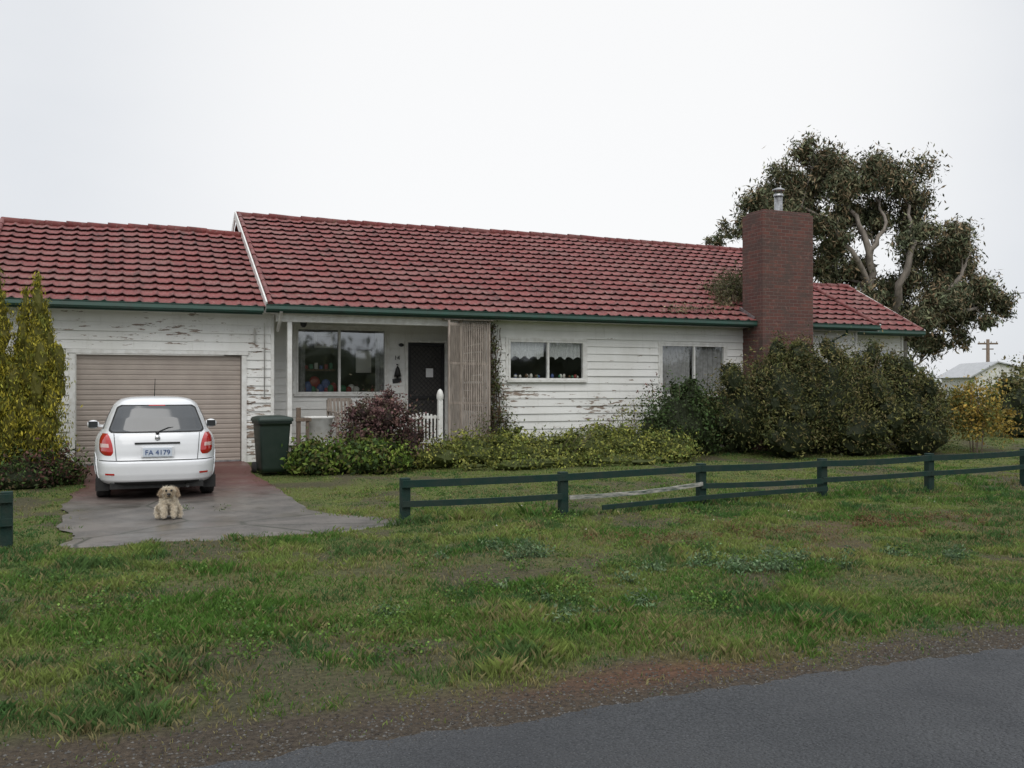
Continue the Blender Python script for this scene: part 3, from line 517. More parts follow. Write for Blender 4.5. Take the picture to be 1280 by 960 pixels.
# lattice screen
Lx=empty('lattice_screen'); p=P()
x=6.72; i=0
while x<7.34:
    p.box(x,x+.026,18.60+.002*(i%2),18.612+.002*(i%2),.25+random.uniform(-.03,.05),3.03+random.uniform(-.02,.01)); x+=.042; i+=1
x=0
while x<.40:
    X0,Y0=6.70-x*.78,18.60-x*.55; p.obox((X0,Y0,.2+random.uniform(0,.04)),(X0-.02,Y0,3.0+random.uniform(-.02,.02)),.012,.028); x+=.044
p.obj('slats',[LATT],Lx)
p=P(); 
for z in (.4,1.25,2.1,2.93):
    p.box(6.71,7.36,18.616,18.65,z,z+.05); p.obox((6.70,18.62,z+.03),(6.37,18.39,z+.03),.03,.05)
p.box(6.68,6.718,18.60,18.66,.1,3.05); p.box(7.345,7.385,18.60,18.66,.1,3.05); p.box(6.3,7.42,18.50,18.68,3.05,3.075); p.obox((6.36,18.38,.15),(6.36,18.38,3.03),.04,.04); p.obj('frame',[LATT],Lx)
# chimney
C_=empty('chimney'); C_.parent=H; p=P(); p.box(14.35,15.9,18.2,19.0,-.05,5.90); p.box(14.42,15.86,18.25,18.95,5.90,5.97); p.box(14.25,16.0,18.1,18.98,-.05,1.9)
p.obj('brick_stack',[BRICK],C_,.012)
p=P(); p.tube([(15.15,18.6,5.9),(15.15,18.6,6.42)],.10,14); p.tube([(15.15,18.6,6.40),(15.15,18.6,6.44),(15.15,18.6,6.46)],[.12,.12,.11],14); p.tube([(15.15,18.6,6.55),(15.15,18.6,6.58),(15.15,18.6,6.62)],[.15,.15,.03],14)
for a in range(4): p.tube([(15.15+.09*math.cos(a*1.57),18.6+.09*math.sin(a*1.57),6.42),(15.15+.09*math.cos(a*1.57),18.6+.09*math.sin(a*1.57),6.56)],.008,5)
p.obj('flue_pipe',[STEEL],C_)
p=P(); p.obox((14.33,18.5,3.3),(14.33,19.1,3.6),.02,.1); p.obj('flashing',[STEEL],C_)
foliage('roof_creeper',[(14.6,20.0,3.98,.6,.55,.32),(15.0,20.3,4.2,.6,.6,.4),(14.3,19.6,3.75,.5,.35,.2)],5000,.10,[(.15,.14,.07),(.11,.12,.05),(.19,.15,.10)],clump=.3,core=.4,corec=(.05,.05,.03),zmin=3.2,asp=.3)
foliage('roof_lichen',[(13.2,18.95,3.50,.9,.25,.06),(12.2,18.8,3.42,.5,.15,.05)],600,.06,[(.3,.25,.15),(.2,.17,.1)],core=0,zmin=3.2,clump=.3)
V_=empty('climbing_vine'); p=P()
for i in range(9):
    x=7.46+random.uniform(0,.22); pts=[(x+.05*math.sin(k*1.3+i),18.83+random.uniform(-.04,.06),.1+k*.4) for k in range(8)]; p.tube(pts,[.016-.0015*k for k in range(8)],5)
p.obj('vine_stems',[STEM],V_)
foliage('vine_leaves',[(7.55,18.8,.55,.45,.35,.6),(7.55,18.85,1.3,.22,.15,.7),(7.5,18.85,2.2,.12,.12,.8),(7.45,18.8,2.85,.12,.12,.2)],4200,.06,[(.09,.10,.04),(.14,.09,.055),(.12,.14,.05)],parent=V_,core=0,clump=.25,zmin=.05)
def sapling(name,x,y,h,cols):
    e_=empty(name); p=P(); p.tube([(x,y,0),(x+.03,y,h*.5),(x-.02,y,h)],[.012,.009,.004],6); 
    for k in range(7):
        z=h*(.35+.09*k); a=random.uniform(0,6.28); p.tube([(x,y,z),(x+.14*math.cos(a),y+.14*math.sin(a),z+.12)],[.005,.002],4)
    p.obj('stem',[STEM],e_); foliage('leaves',[(x,y,h*.6,.18,.18,h*.38)],150,.07,cols,parent=e_,core=0,clump=.5,cl=4)
sapling('sapling',10.75,18.2,1.35,YG); sapling('sapling',11.3,18.3,1.8,[(.2,.09,.07),(.1,.1,.05)]); sapling('sapling',10.5,18.3,1.2,YG)
# ---------------------------------------------------------------- porch objects
G=empty('garden_gate'); p=P()
x=5.00
while x<6.1: p.box(x,x+.035,18.40,18.42,.32,1.06+.03*math.sin(x*9)); x+=.08
p.box(4.95,6.12,18.422,18.447,.45,.51); p.box(4.95,6.12,18.422,18.447,.96,1.02); p.obj('pickets',[TRIM],G)
p=P(); p.box(6.10,6.20,18.30,18.40,0,1.34); p.tube([(6.15,18.35,1.34),(6.15,18.35,1.38),(6.15,18.35,1.46),(6.15,18.35,1.54),(6.15,18.35,1.58)],[.055,.075,.075,.05,.015],12); p.obj('gate_post',[TRIM],G,.006)
p=P(); p.box(3.12,3.2,18.0,18.08,0,1.22); p.box(3.3,3.36,18.0,18.06,0,1.0); p.box(3.1,3.4,17.98,18.02,.95,1.02); p.obj('porch_railing',[WOOD],None,.006)
T=empty('white_tub'); p=P()
ns=20
def ringp(rx,ry,z,cx=3.62,cy=18.35):
    return [(cx+rx*np.sign(math.cos(t))*abs(math.cos(t))**.5,cy+ry*np.sign(math.sin(t))*abs(math.sin(t))**.5,z) for t in [2*math.pi*i/ns for i in range(ns)]]
L_=[ringp(.18,.14,.45),ringp(.22,.17,.5),ringp(.25,.19,.98),ringp(.29,.22,1.0),ringp(.29,.22,1.04),ringp(.24,.18,1.03),ringp(.2,.15,.7),ringp(.01,.01,.68)]
p.add([v for r in L_ for v in r],[(a*ns+i,a*ns+(i+1)%ns,(a+1)*ns+(i+1)%ns,(a+1)*ns+i) for a in range(len(L_)-1) for i in range(ns)],0,True); p.box(3.35,3.9,18.1,18.6,.26,.45); p.obj('tub',[TRIM],T)
def chair(name,x,y,rot):
    e_=empty(name,(x,y,.45),rot); p=P()
    for sx_ in (-.26,.26):
        p.obox((sx_,-.25,0),(sx_,-.25,.62),.05,.05); p.obox((sx_,.25,0),(sx_,.32,.9),.05,.05); p.obox((sx_,-.3,.63),(sx_,.3,.66),.07,.03)
    for k in range(6): p.box(-.25,.25,-.25+.085*k,-.19+.085*k,.40,.42)
    for k in range(6): p.obox((-.2+.08*k,.25,.45),(-.2+.08*k,.31,.88),.05,.018)
    p.obox((-.26,.32,.9),(.26,.32,.9),.03,.07); p.obj('chair_frame',[LATT],e_,.004)
chair('porch_chair',4.35,19.3,.15); chair('porch_chair',5.05,19.4,-.2)
# wheelie bin
B=empty('wheelie_bin',(2.53,17.2,float(gz(2.53,17.2))+.022),math.radians(4)); p=P()
def sect(w0,d0,z,cy=0,r=.05):
    pts=[]
    for cx_,cy_,a0 in ((w0-r,d0-r,0),(-w0+r,d0-r,90),(-w0+r,-d0+r,180),(w0-r,-d0+r,270)):
        for k in range(4): a=math.radians(a0+30*k); pts.append((cx_+r*math.cos(a),cy+cy_+r*math.sin(a),z))
    return pts
L_=[sect(.22,.24,.04),sect(.235,.25,.12),sect(.275,.32,.86),sect(.275,.325,.90),sect(.30,.35,.905),sect(.30,.35,.96),sect(.295,.34,.965)]
n=16
p.add([v for r in L_ for v in r],[(a*n+i,a*n+(i+1)%n,(a+1)*n+(i+1)%n,(a+1)*n+i) for a in range(len(L_)-1) for i in range(n)]+[tuple(range(n))[::-1]],0,True); p.obj('body',[BINM],B)
p=P(); L_=[sect(.315,.365,.955,-.01),sect(.32,.37,.99,-.01),sect(.30,.35,1.025,-.01),sect(.2,.22,1.055,0)]
p.add([v for r in L_ for v in r],[(a*n+i,a*n+(i+1)%n,(a+1)*n+(i+1)%n,(a+1)*n+i) for a in range(3) for i in range(n)]+[tuple(range(48,64))],0,True); p.tube([(-.22,.40,.97),(.22,.40,.97)],.018,8); p.obox((-.2,.33,.95),(-.2,.41,.97),.03,.03); p.obox((.2,.33,.95),(.2,.41,.97),.03,.03); p.obj('lid',[BINM],B)
p=P(); 
for sx_ in (-1,1): p.tube([(sx_*.23,.27,.10),(sx_*.29,.27,.10)],.10,16)
p.obj('wheels',[RUBBER],B)
# ---------------------------------------------------------------- fences
FE=empty('timber_fence'); p=P(); Xs=[3.08,5.16,7.24,9.32,11.40,13.48,15.56,17.64,19.72]; tops=[.52,.52,.56,.56,.58,.60,.6,.6,.6]
for x,t_ in zip(Xs,tops):
    b_=len(p.v); g=float(gz(x,10.45)); p.box(x-.055,x+.055,10.44,10.54,g-.2,t_+.02); l=random.uniform(-.02,.02)
    for i in range(b_,len(p.v)):
        v=p.v[i]; p.v[i]=(v[0]+l*(v[2]>.2),v[1]+l*(v[2]>.2),v[2])
p.obj('posts',[FENCEG],FE,.006); p=P()
def rail(x0,x1,z0,z1,y=10.415,w=.03,h=.085,sag=.01,m=0):
    n=4
    for i in range(n):
        f=lambda t_:(x0+(x1-x0)*t_,y,z0+(z1-z0)*t_-sag*math.sin(math.pi*t_)); a=f(i/n);b_=f((i+1)/n); p.obox(a,b_,w,h,m)
for i in range(len(Xs)-1):
    j=.0015*(i%2); rail(Xs[i]-.05,Xs[i+1]-.052,tops[i]-.045,tops[i+1]-.045,10.415+j,sag=random.uniform(0,.02))
    if i not in (1,): rail(Xs[i]-.05,Xs[i+1]-.052,tops[i]-.28,tops[i+1]-.28+random.uniform(-.02,.02),10.415+j,h=.07)
rail(5.2,7.2,.22,.31,10.40,h=.05,m=1,sag=.03); rail(5.65,9.3,.075,.16,10.36,h=.06,sag=-.02)
p.obj('rails',[FENCEG,WOODW],FE)
FE=empty('timber_fence'); p=P()
for x in (-1.06,-3.14,-5.2): p.box(x-.055,x+.055,10.44,10.54,-.2,.56)
p.obj('posts',[FENCEG],FE,.006); p=P(); rail(-5.2,-1.0,.5,.5); rail(-5.2,-1.0,.26,.26,h=.075); p.obj('rails',[FENCEG],FE)
# ---------------------------------------------------------------- car
CAR=empty('hatchback_car',(.47,13.85,.024),math.radians(-.5))
ctl=np.array([(.20,.70,.16,3.98),(.235,.78,.07,4.08),(.28,.82,.022,4.15),(.36,.843,.0,4.18),(.48,.849,-.01,4.18),(.535,.85,-.005,4.175),(.565,.849,.035,4.15),(.62,.850,.05,4.12),(.70,.850,.055,4.06),(.78,.843,.065,3.9),(.85,.825,.082,3.6),(.90,.797,.10,3.28),(.94,.765,.125,3.08),(.98,.735,.155,2.98),(1.15,.675,.25,2.70),(1.28,.615,.34,2.40),(1.34,.58,.385,2.2),(1.385,.535,.425,2.08),(1.42,.465,.49,1.95),(1.442,.37,.62,1.78),(1.453,.22,.85,1.6),(1.456,.04,1.15,1.3)])
def cp(z): return [np.interp(z,ctl[:,0],ctl[:,k]) for k in (1,2,3)]
def nexp(z): return float(np.interp(z,[.5,.9,1.3],[5.0,4.6,4.2]))
def rear_y(x,z,front=False):
    W_,R_,F_=cp(z); NE=nexp(z); yc=(R_+F_)/2;h_=(F_-R_)/2; k=(1-np.clip(abs(x)/W_,0,1)**NE)**(1/NE); return yc+h_*k if front else yc-h_*k
def side_x(y,z):
    W_,R_,F_=cp(z); NE=nexp(z); yc=(R_+F_)/2;h_=(F_-R_)/2; return W_*(1-np.clip(abs(y-yc)/h_,0,1)**NE)**(1/NE)
zz=np.concatenate([np.linspace(.20,.60,30),np.linspace(.615,1.0,26),np.linspace(1.015,1.456,40)]); NR=260; rings=[]
for z in zz:
    NE=nexp(z); W_,R_,F_=cp(z); t_=np.linspace(0,2*np.pi,3001); x=W_*np.sign(np.cos(t_))*np.abs(np.cos(t_))**(2/NE); y=(R_+F_)/2+(F_-R_)/2*np.sign(np.sin(t_))*np.abs(np.sin(t_))**(2/NE)
    s_=np.concatenate([[0],np.cumsum(np.hypot(np.diff(x),np.diff(y)))]); u=np.linspace(0,s_[-1],NR,endpoint=False); rings.append(np.stack([np.interp(u,s_,x),np.interp(u,s_,y),np.full(NR,z)],-1))
V=np.concatenate(rings); k=np.arange(NR); F=np.concatenate([np.stack([a*NR+k,a*NR+(k+1)%NR,(a+1)*NR+(k+1)%NR,(a+1)*NR+k],1) for a in range(len(zz)-1)])
cen=V[F].mean(1); wh=[.78,3.36]; keep=np.ones(len(F),bool)
for w_ in wh: keep&=~((np.hypot(cen[:,1]-w_,cen[:,2]-.30)<.34)&(np.abs(cen[:,0])>.5))
mk('body_shell',V,F[keep],PAINT,CAR,smooth=True)
def rpatch(name,z0,z1,xl,xr,mat,off=.004,nz=14,nx_=24,front=False):
    V=[]
    for a in range(nz+1):
        z=z0+(z1-z0)*a/nz; f=a/nz
        for b_ in range(nx_+1):
            x=xl(f)+(xr(f)-xl(f))*b_/nx_; V.append((x,rear_y(x,z,front)+(off if front else -off),z))
    F=[(a*(nx_+1)+b_,a*(nx_+1)+b_+1,(a+1)*(nx_+1)+b_+1,(a+1)*(nx_+1)+b_) for a in range(nz) for b_ in range(nx_)]; return mk(name,V,F,mat,CAR,smooth=True)
rc=lambda f:.05*(max(0,1-f/.12)**2+max(0,(f-.88)/.12)**2)
rpatch('rear_window_seal',.945,1.335,lambda f:-.655+.13*f+rc(f),lambda f:.655-.13*f-rc(f),RUBBER,.006,30,60)
rpatch('rear_window',.962,1.318,lambda f:-.63+.125*f+rc(f),lambda f:.63-.125*f-rc(f),CARGL,.011,30,60)
rpatch('high_brake_light',1.322,1.336,lambda f:-.11,lambda f:.11,RED,.014,2,4)
rpatch('bumper_gap',.553,.565,lambda f:-.82,lambda f:.82,RUBBER,.005,2,50)
rpatch('lower_valance',.205,.262,lambda f:-.56,lambda f:.56,RUBBER,.006,4,30)
rpatch('tailgate_handle',.785,.812,lambda f:-.30,lambda f:.30,RUBBER,.012,2,10)
rpatch('windscreen',1.0,1.34,lambda f:-.62+.14*f,lambda f:.62-.14*f,CARGL,.006,front=True)
for sg in (-1,1):
    rpatch('tailgate_gap',.56,.94,lambda f:sg*(.535+.035*f)-.004,lambda f:sg*(.535+.035*f)+.004,RUBBER,.004,10,2)
    rpatch('bumper_reflector',.36,.385,lambda f:sg*.62-.06,lambda f:sg*.62+.06,RED,.006,2,4)
def sidepatch(name,sg,z0,z1,y0,y1,mat,off=.005,nz=10,ny_=30):
    V=[]
    for a in range(nz+1):
        f=a/nz; z=z0+(z1-z0)*f
        for b_ in range(ny_+1):
            y=y0(f)+(y1(f)-y0(f))*b_/ny_; V.append((sg*(side_x(y,z)+off),y,z))
    F=[(a*(ny_+1)+b_,a*(ny_+1)+b_+1,(a+1)*(ny_+1)+b_+1,(a+1)*(ny_+1)+b_) for a in range(nz) for b_ in range(ny_)]; mk(name,V,F,mat,CAR,smooth=True)
for sg in (-1,1):
    sidepatch('rear_side_glass',sg,.985,1.30,lambda f:.68+.2*f,lambda f:1.75,CARGL); sidepatch('front_side_glass',sg,.985,1.30,lambda f:1.83,lambda f:2.7-.5*f,CARGL)
    sidepatch('side_rub_strip',sg,.50,.54,lambda f:1.15,lambda f:2.95,RUBBER,.008,2)
    V=[];nz=24;nu=22
    for a in range(nz+1):
        f=a/nz; z=.63+.305*f; W_,R_,F_=cp(z); NE=nexp(z); yc=(R_+F_)/2;h_=(F_-R_)/2
        xin=.575+.03*max(0,1-f/.2)**2+.075*f**2.5; ye=.34+.16*f-.12*max(0,1-f/.25)**2
        c_=min(1,(xin/W_))**(NE/2); p1=math.acos(c_); s_=(min(1,(yc-ye)/h_))**(NE/2); p2=math.asin(s_)
        for b_ in range(nu+1):
            ph=p1+(p2-p1)*b_/nu; ex=.016*min(1,4*b_/nu,4*(nu-b_)/nu+.3)*min(1,5*f+.2,5*(1-f)+.2)
            V.append((sg*(W_*math.cos(ph)**(2/NE)+ex*.7),yc-h_*math.sin(ph)**(2/NE)-ex,z))
    F=[(a*(nu+1)+b_,a*(nu+1)+b_+1,(a+1)*(nu+1)+b_+1,(a+1)*(nu+1)+b_) for a in range(nz) for b_ in range(nu)]
    ob=mk('tail_light',V,F,RED,CAR,smooth=True); ob.data.materials.append(CLEAR)
    for fi,pl in enumerate(ob.data.polygons):
        a=fi//nu;b_=fi%nu
        if 9<=a<=12 and 3<b_<18: pl.material_index=1
p=P(); p.box(-.19,.19,.012,.024,.61,.735); p.obj('number_plate',[PLATE],CAR,.003)
text('plate_text','FA 4179',.098,(0,.0085,.667),PBLUE,CAR)
p=P(); p.box(-.215,.215,.022,.055,.60,.75); p.obj('plate_frame',[PAINT],CAR,.006)
p=P(); p.tube([(-.0,.10,.875),(0,.065,.868)],.035,16); p.obj('badge',[CHROME],CAR)
p=P(); p.tube([(-.0,.125,.95),(.14,.155,1.01),(.32,.20,1.02)],.009,6); p.tube([(0,.13,.94),(0,.10,.94)],.025,10); p.obj('rear_wiper',[BLACK],CAR)
p=P(); p.tube([(0,2.0,1.44),(0,1.55,1.72)],[.007,.004],6); p.tube([(.40,.03,.19),(.40,.25,.19)],.028,12); p.box(-.62,.62,.14,4.0,.16,.24); p.obj('aerial_exhaust_underbody',[RUBBER],CAR)
p=P()
for sg in (-1,1): p.sph((sg*.92,2.72,.98),.09,0,10,(1.05,.55,.8)); p.obox((sg*.76,2.78,.95),(sg*.88,2.74,.96),.04,.04)
p.obj('door_mirrors',[PAINT],CAR)
p=P()
for sg in (-1,1): p.box(sg*.92-.07,sg*.92+.07,2.658,2.67,.93,1.03)
p.obj('mirror_glass',[CARGL],CAR)
for w_ in wh:
    for sg in (-1,1):
        p=P(); xo=sg*.805; xi=sg*.62; pr=[(xi,.20),(xi,.28),(xi+sg*.02,.302),(xo-sg*.02,.302),(xo,.285),(xo-sg*.005,.21),(xo-sg*.03,.19)]
        V=[];n=32
        for t_ in range(n):
            a=2*math.pi*t_/n
            for x,r in pr: V.append((x,w_+r*math.cos(a),.30+r*math.sin(a)))
        kk=len(pr); p.add(V,[(t_*kk+i,t_*kk+i+1,((t_+1)%n)*kk+i+1,((t_+1)%n)*kk+i) for t_ in range(n) for i in range(kk-1)],0,True)
        p.tube([(xo-sg*.06,w_,.30),(xo-sg*.05,w_,.30)],.20,24,1); p.tube([(xo-sg*.05,w_,.30),(xo-sg*.02,w_,.30)],.05,12,1)
        for s_ in range(7):
            a=2*math.pi*s_/7; p.obox((xo-sg*.035,w_+.04*math.cos(a),.3+.04*math.sin(a)),(xo-sg*.03,w_+.195*math.cos(a),.3+.195*math.sin(a)),.03,.03,1)
        p.obj('wheel',[RUBBER,STEEL],CAR)
        p=P(); p.tube([(sg*.60,w_+.36*math.cos(t_),.30+.36*math.sin(t_)) for t_ in np.linspace(-.3,math.pi+.3,20)],.02,6); p.tube([(sg*(side_x(w_+.34*math.cos(t_),.30+.34*math.sin(t_))-.004),w_+.34*math.cos(t_),.30+.34*math.sin(t_)) for t_ in np.linspace(-.25,math.pi+.25,28)],.014,6,1); p.obj('wheel_arch',[RUBBER,PAINT],CAR)
p=P(); 
for sg in (-1,1): p.box(sg*.72-.09,sg*.72+.09,.40,.41,.12,.30)
p.obj('mud_flaps',[RUBBER],CAR)
# ---------------------------------------------------------------- dog
DG=empty('dog',(.53,11.85,.026),math.radians(-3))
vv=[(0,.12,.105,.09),(0,.06,.16,.092),(0,-.01,.215,.083),(0,-.035,.275,.062),(0,-.055,.328,.074),(0,-.10,.315,.052),(0,-.135,.303,.036)]
ee=[(0,1),(1,2),(2,3),(3,4),(4,5),(5,6)]
def chain(root,pts):
    prev=root
    for q_ in pts: vv.append(q_); ee.append((prev,len(vv)-1)); prev=len(vv)-1
for sg in (-1,1):
    chain(2,[(sg*.052,-.06,.18,.038),(sg*.056,-.095,.10,.032),(sg*.056,-.105,.04,.03),(sg*.058,-.13,.024,.027)])
    chain(0,[(sg*.085,.05,.11,.055),(sg*.112,.02,.08,.04),(sg*.12,.06,.035,.03),(sg*.125,-.03,.026,.028)])
    chain(4,[(sg*.058,-.04,.352,.03),(sg*.084,-.045,.325,.026),(sg*.092,-.055,.275,.02)])
chain(0,[(0,.21,.06,.03),(.05,.26,.05,.025)])
me=bpy.data.meshes.new('dog_body'); me.from_pydata([v[:3] for v in vv],ee,[]); ob=bpy.data.objects.new('dog_body',me); S.collection.objects.link(ob); ob.parent=DG
md=ob.modifiers.new('skin','SKIN')
for i,v in enumerate(vv): me.skin_vertices[0].data[i].radius=(v[3],v[3]); me.skin_vertices[0].data[i].use_root=(i==0)
md.use_smooth_shade=True; sd=ob.modifiers.new('sub','SUBSURF'); sd.levels=2; sd.render_levels=2
SKIN=simple('dog_undercoat',(.62,.53,.40),.9); me.materials.append(SKIN)
bpy.context.view_layer.update(); dg=bpy.context.evaluated_depsgraph_get(); em=ob.evaluated_get(dg).to_mesh(); em.calc_loop_triangles()
co=np.array([v.co[:] for v in em.vertices]); tr=np.array([t.vertices[:] for t in em.loop_triangles])
A,B_,Cc=co[tr[:,0]],co[tr[:,1]],co[tr[:,2]]; nr=np.cross(B_-A,Cc-A); ar=np.linalg.norm(nr,axis=1); nr/=ar[:,None]+1e-9; N=30000; idx=rng.choice(len(tr),N,p=ar/ar.sum()); u=rng.random((N,1));v=rng.random((N,1)); fl=(u+v>1); u=np.where(fl,1-u,u);v=np.where(fl,1-v,v)
pt=A[idx]*(1-u-v)+B_[idx]*u+Cc[idx]*v; nv=nr[idx]
tuft=.5+.25*np.sin(pt[:,0]*95+3*np.sin(pt[:,2]*60))+.25*np.sin(pt[:,2]*70+pt[:,1]*80+2*np.sin(pt[:,0]*50))
face=(pt[:,1]<-.085)&(pt[:,2]>.26); leg=(pt[:,2]<.20)&(pt[:,1]<-.05)
ln=rng.uniform(.018,.040,N)*(.6+.7*tuft); ln[face]*=.5; ln[leg]*=.55; ln[pt[:,2]<.05]*=.5
dirv=nv*.7+rng.normal(0,.22,(N,3))+np.array([0,0,-.6]); dirv[:,0]+=.25*np.sin(pt[:,2]*80); dirv/=np.linalg.norm(dirv,axis=1)[:,None]; tip=pt+dirv*ln[:,None]; tip[:,2]=np.maximum(tip[:,2],.002)
sd_=np.cross(dirv,rng.normal(0,1,(N,3))); sd_/=np.linalg.norm(sd_,axis=1)[:,None]; sd_*=.0024
V=np.stack([pt-sd_,pt+sd_,tip],1).reshape(-1,3); F=3*np.arange(N)[:,None]+np.array([[0,1,2]])
bc=np.array([.95,.86,.71])*rng.uniform(.8,1.05,(N,1))*(.75+.28*tuft[:,None]); ear=(np.abs(pt[:,0])>.064)&(pt[:,2]>.26); bc[ear]*=np.array([.66,.58,.50]); bc[face]*=np.array([.80,.74,.66]); muz=(pt[:,1]<-.12)&(pt[:,2]>.26); bc[muz]*=.75
C=np.repeat(bc,3,0); C[0::3]*=.8;C[1::3]*=.8
mk('fur_coat',V,F,FUR,DG,col=np.clip(C,0,.95))
p=P(); p.sph((-.030,-.134,.350),.014,0,8); p.sph((.030,-.134,.350),.014,0,8); p.sph((0,-.182,.310),.020,0,8,(1.1,.8,.8)); p.obox((-.018,-.178,.284),(.018,-.178,.284),.006,.007); p.obj('eyes_and_nose',[simple('dog_nose',(.01,.008,.008),.25)],DG)
# ---------------------------------------------------------------- eucalyptus
def gum(name,bx,by,ax,clumps,mains,sc=27.4,px0=1110,nl=115000,size=.23):
    e_=empty(name); p=P(); ax=Vector((ax[0],ax[1],0)); dp=Vector((-ax.y,ax.x,0))
    def W3(px,py,d=0): return Vector((bx,by,0))+ax*((px-px0)/sc)+dp*d+Vector((0,0,1.6+(485-py)/sc))
    nodes=[]
    for pts,r0,r1 in mains:
        q=[W3(*a) for a in pts]; n=len(q); Q=[]
        for i in range(n-1):
            for k in range(4): Q.append(q[i].lerp(q[i+1],k/4)+Vector((random.uniform(-.1,.1),random.uniform(-.1,.1),0)))
        Q.append(q[-1]); R=[r0+(r1-r0)*i/(len(Q)-1) for i in range(len(Q))]; p.tube(Q,R,8); nodes+=[(a,b_) for a,b_ in zip(Q,R)][2:]
    L=[]
    for (cx,cy,r) in clumps:
        d=random.uniform(-1.8,1.8); c=W3(cx,cy,d); rm=r/sc*1.18; L.append((c.x,c.y,c.z,rm,rm,rm*.9))
        tgt=c-Vector((0,0,1.2)); a,ra=min(nodes,key=lambda t_:(t_[0]-tgt).length); mid=a.lerp(c,.5)+Vector((random.uniform(-.25,.25),random.uniform(-.25,.25),-.1)); r_=min(ra*.55,.075)
        p.tube([a,a.lerp(mid,.5),mid,c],[r_,r_*.8,r_*.6,r_*.25],6)
        for k in range(6):
            v=Vector((random.gauss(0,1),random.gauss(0,1),random.gauss(.3,.7))).normalized()*rm*.95; p.tube([mid.lerp(c,random.random()),c+v*.5,c+v],[r_*.4,r_*.25,.01],4)
    p.obj('trunk_and_limbs',[BARK],e_)
    L2=[]
    for l in L:
        for k in range(7):
            v=Vector((random.gauss(0,1),random.gauss(0,1),random.gauss(0,1))).normalized()*random.uniform(.3,.85); s_=random.uniform(.28,.5); L2.append((l[0]+v.x*l[3],l[1]+v.y*l[4],l[2]+v.z*l[5],l[3]*s_,l[4]*s_,l[5]*s_*.8))
    foliage('crown_leaves',L2,nl,size,[(.13,.15,.085),(.17,.18,.10),(.10,.12,.07),(.22,.20,.12),(.27,.20,.12)],parent=e_,clump=.55,cl=9,asp=.3,up=-.4,core=0,shell=(.1,1.1),leafmat=FARLEAF)
cl=[(1005,208,24),(1030,212,26),(1055,215,30),(1090,222,34),(1125,232,32),(1146,262,26),(1140,290,24),(985,232,28),(1010,240,28),(1040,245,28),(1075,250,26),(1105,262,24),(960,252,24),(935,276,26),(915,290,20),(896,302,11),(1020,268,28),(1048,275,24),(990,270,28),(970,290,26),(1000,298,28),(1028,300,28),(1055,305,20),(1085,288,20),(1125,310,24),(1150,325,22),(1172,305,26),(1195,305,28),(1212,330,28),(1178,338,26),(1205,360,26),(1240,372,22),(1253,390,15),(1225,388,24),(1190,375,26),(1150,360,28),(1125,365,28),(1160,390,28),(1190,398,26),(1140,395,28),(1070,345,22),(1042,335,28),(1015,330,28),(1095,380,28),(1065,378,26),(1040,362,24),(1120,412,30),(1160,418,24),(1090,415,25),(1200,425,14),(1175,432,18),(1225,405,14)]
mains=[([(1120,524,0),(1118,470,0),(1112,430,.2)],.42,.34),([(1112,430,.2),(1085,370,-.6),(1072,320,-1.4),(1060,275,-1),(1045,235,0)],.24,.06),([(1112,430,.2),(1108,360,-1.6),(1118,310,-1.9),(1126,262,-1)],.22,.06),([(1116,440,0),(1150,395,-1.2),(1180,350,-1.6),(1200,320,-1)],.19,.05),([(1085,370,-.6),(1050,320,-1.6),(1010,275,-1.4),(975,255,-.8)],.14,.04),([(1072,320,-1.4),(1095,285,-1.5),(1092,245,0)],.12,.04),([(1150,395,-1.2),(1200,390,-1.0),(1240,380,.2)],.12,.04)]
gum('eucalyptus_tree',32.2,31.95,(.9205,-.3907),cl,mains)
# ---------------------------------------------------------------- distance
def W2(px,t): a=(px-640)/1150; return t*(.3907+.9205*a),t*(.9205-.3907*a)
x,y=W2(1246,62); DH=empty('distant_house',(x,y,0),math.radians(-28)); p=P(); p.box(-1.4,3.5,0,6,0,2.5); p.add([(-1.4,0,2.5),(3.5,0,2.5),(0,0,3.3),(-1.4,6,2.5),(3.5,6,2.5),(0,6,3.3)],[(0,1,2),(3,5,4)]); p.obj('walls',[WHITE],DH)
p=P(); p.obox((-1.8,3,2.3),(.02,3,3.36),6.4,.08); p.obox((.02,3,3.36),(3.9,3,2.42),6.4,.08)
p.obj('iron_roof',[M('iron_roof',(.42,.43,.44),.5)],DH); p=P(); p.box(.3,1.2,-.05,-.01,1.1,1.9); p.obj('window',[DARK],DH)
x,y=W2(1235,85); PL=empty('utility_pole',(x,y,0),math.radians(-25)); p=P(); p.tube([(0,0,0),(0,0,6.1)],[.19,.14],10); p.obox((-.9,0,5.7),(.9,0,5.7),.12,.15); p.obox((-.5,0,5.2),(.5,0,5.2),.1,.1)
for k in (-.8,-.3,.3,.8): p.tube([(k,0,5.76),(k,0,5.9)],.04,6)
p.obj('pole_and_crossarms',[WOOD],PL)
a=W2(1000,75);b_=W2(1420,48); p=P(); pts=[]
for k in range(21):
    t_=k/20; pts.append((a[0]+(b_[0]-a[0])*t_,a[1]+(b_[1]-a[1])*t_,9.2-2.0*t_-1.2*4*t_*(1-t_)*.5))
p.tube(pts,.022,5); p.obj('overhead_wire',[BLACK])
PL=empty('utility_pole',(b_[0],b_[1],0)); p=P(); p.tube([(0,0,0),(0,0,7.6)],[.17,.12],10); p.obox((-.9,0,7.2),(.9,0,7.2),.1,.12); p.obj('pole_and_crossarms',[WOOD],PL)
PL=empty('utility_pole',(a[0],a[1],0)); p=P(); p.tube([(0,0,0),(0,0,9.6)],[.17,.12],10); p.obox((-.9,0,9.2),(.9,0,9.2),.1,.12); p.obj('pole_and_crossarms',[WOOD],PL)
L=[]
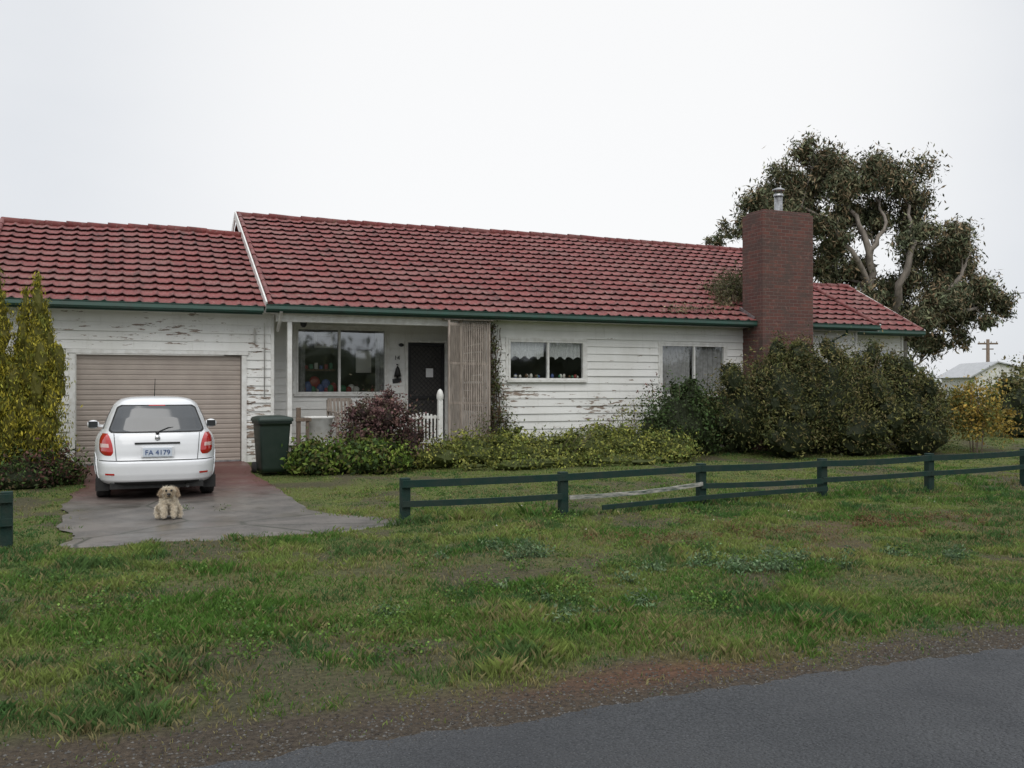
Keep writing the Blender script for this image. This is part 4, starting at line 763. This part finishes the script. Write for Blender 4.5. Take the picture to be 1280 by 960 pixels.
for k in range(46):
    a_=random.uniform(-.3,2.6); rr=random.uniform(110,190); L.append((rr*math.sin(a_-.4)+20,rr*math.cos(a_-.4)*.9,1.5,random.uniform(6,14),4,random.uniform(2,4.0)))
foliage('distant_trees',L,14000,1.1,[(.14,.155,.12),(.16,.17,.13)],core=.85,corec=(.10,.11,.09),clump=.15,leafmat=FARLEAF)
L=[(k*7-60+random.uniform(-2,2),-45+random.uniform(-6,6),2.0,random.uniform(5,7),4,random.uniform(2.5,4.5)) for k in range(20)]
foliage('trees_across_road',L,9000,.8,[(.08,.095,.05),(.11,.12,.06)],core=.9,clump=.15,leafmat=FARLEAF)
# ---------------------------------------------------------------- light
w=bpy.data.worlds.new('World'); S.world=w; w.use_nodes=True; nt=w.node_tree; bg=nt.nodes['Background']; out=nt.nodes['World Output']
sky=nt.nodes.new('ShaderNodeTexSky'); sky.sky_type='NISHITA'; sky.sun_disc=False; sky.sun_elevation=math.radians(48); sky.sun_rotation=math.radians(200); lk(nt,sky.outputs[0],bg.inputs[0]); bg.inputs[1].default_value=.1
tc=nt.nodes.new('ShaderNodeTexCoord'); g=tc.outputs['Generated']; f=noise(nt,mapv(nt,g,(1,1,2.2)),1.8,5,.5)
dn=nt.nodes.new('ShaderNodeVectorMath'); dn.operation='DOT_PRODUCT'; lk(nt,g,dn.inputs[0]); dv=Vector((.43,.86,.28)).normalized(); dn.inputs[1].default_value=dv
gl=nt.nodes.new('ShaderNodeMapRange'); lk(nt,dn.outputs['Value'],gl.inputs[0]); gl.inputs[1].default_value=.84; gl.inputs[2].default_value=1.0; gl.interpolation_type='SMOOTHERSTEP'
c=ramp(nt,f,.3,.7,(.70,.73,.78),(.82,.84,.87)); c=mix(nt,mth(nt,'MULTIPLY',gl.outputs[0],.95),c,(1.0,1.0,1.0))
sz=nt.nodes.new('ShaderNodeSeparateXYZ'); lk(nt,g,sz.inputs[0]); zr=nt.nodes.new('ShaderNodeMapRange'); lk(nt,sz.outputs[2],zr.inputs[0]); zr.inputs[1].default_value=.45; zr.inputs[2].default_value=1; zr.inputs[3].default_value=1.0; zr.inputs[4].default_value=1.9
b2=nt.nodes.new('ShaderNodeBackground'); lk(nt,c,b2.inputs[0]); lk(nt,zr.outputs[0],b2.inputs[1]); mx=nt.nodes.new('ShaderNodeMixShader'); mx.inputs[0].default_value=.95; lk(nt,bg.outputs[0],mx.inputs[1]); lk(nt,b2.outputs[0],mx.inputs[2]); lk(nt,mx.outputs[0],out.inputs[0])
sl=bpy.data.lights.new('sun','SUN'); sl.energy=1.35; sl.angle=math.radians(50); sl.color=(1,.97,.92); so_=bpy.data.objects.new('sun',sl); S.collection.objects.link(so_)
el=math.radians(48); az=math.radians(200); d=Vector((math.sin(az)*math.cos(el),math.cos(az)*math.cos(el),math.sin(el))); so_.rotation_euler=d.to_track_quat('Z','Y').to_euler(); so_.location=(0,0,20)
S.view_settings.view_transform='Standard'; S.view_settings.look='None'; S.view_settings.exposure=0
cam=bpy.data.cameras.new('camera'); cam.sensor_width=36; cam.lens=1150/1280*36; cam.clip_end=4000; co_=bpy.data.objects.new('camera',cam); S.collection.objects.link(co_); co_.location=(0,0,1.6); co_.rotation_euler=(math.radians(90.25),0,math.radians(-23)); S.camera=co_
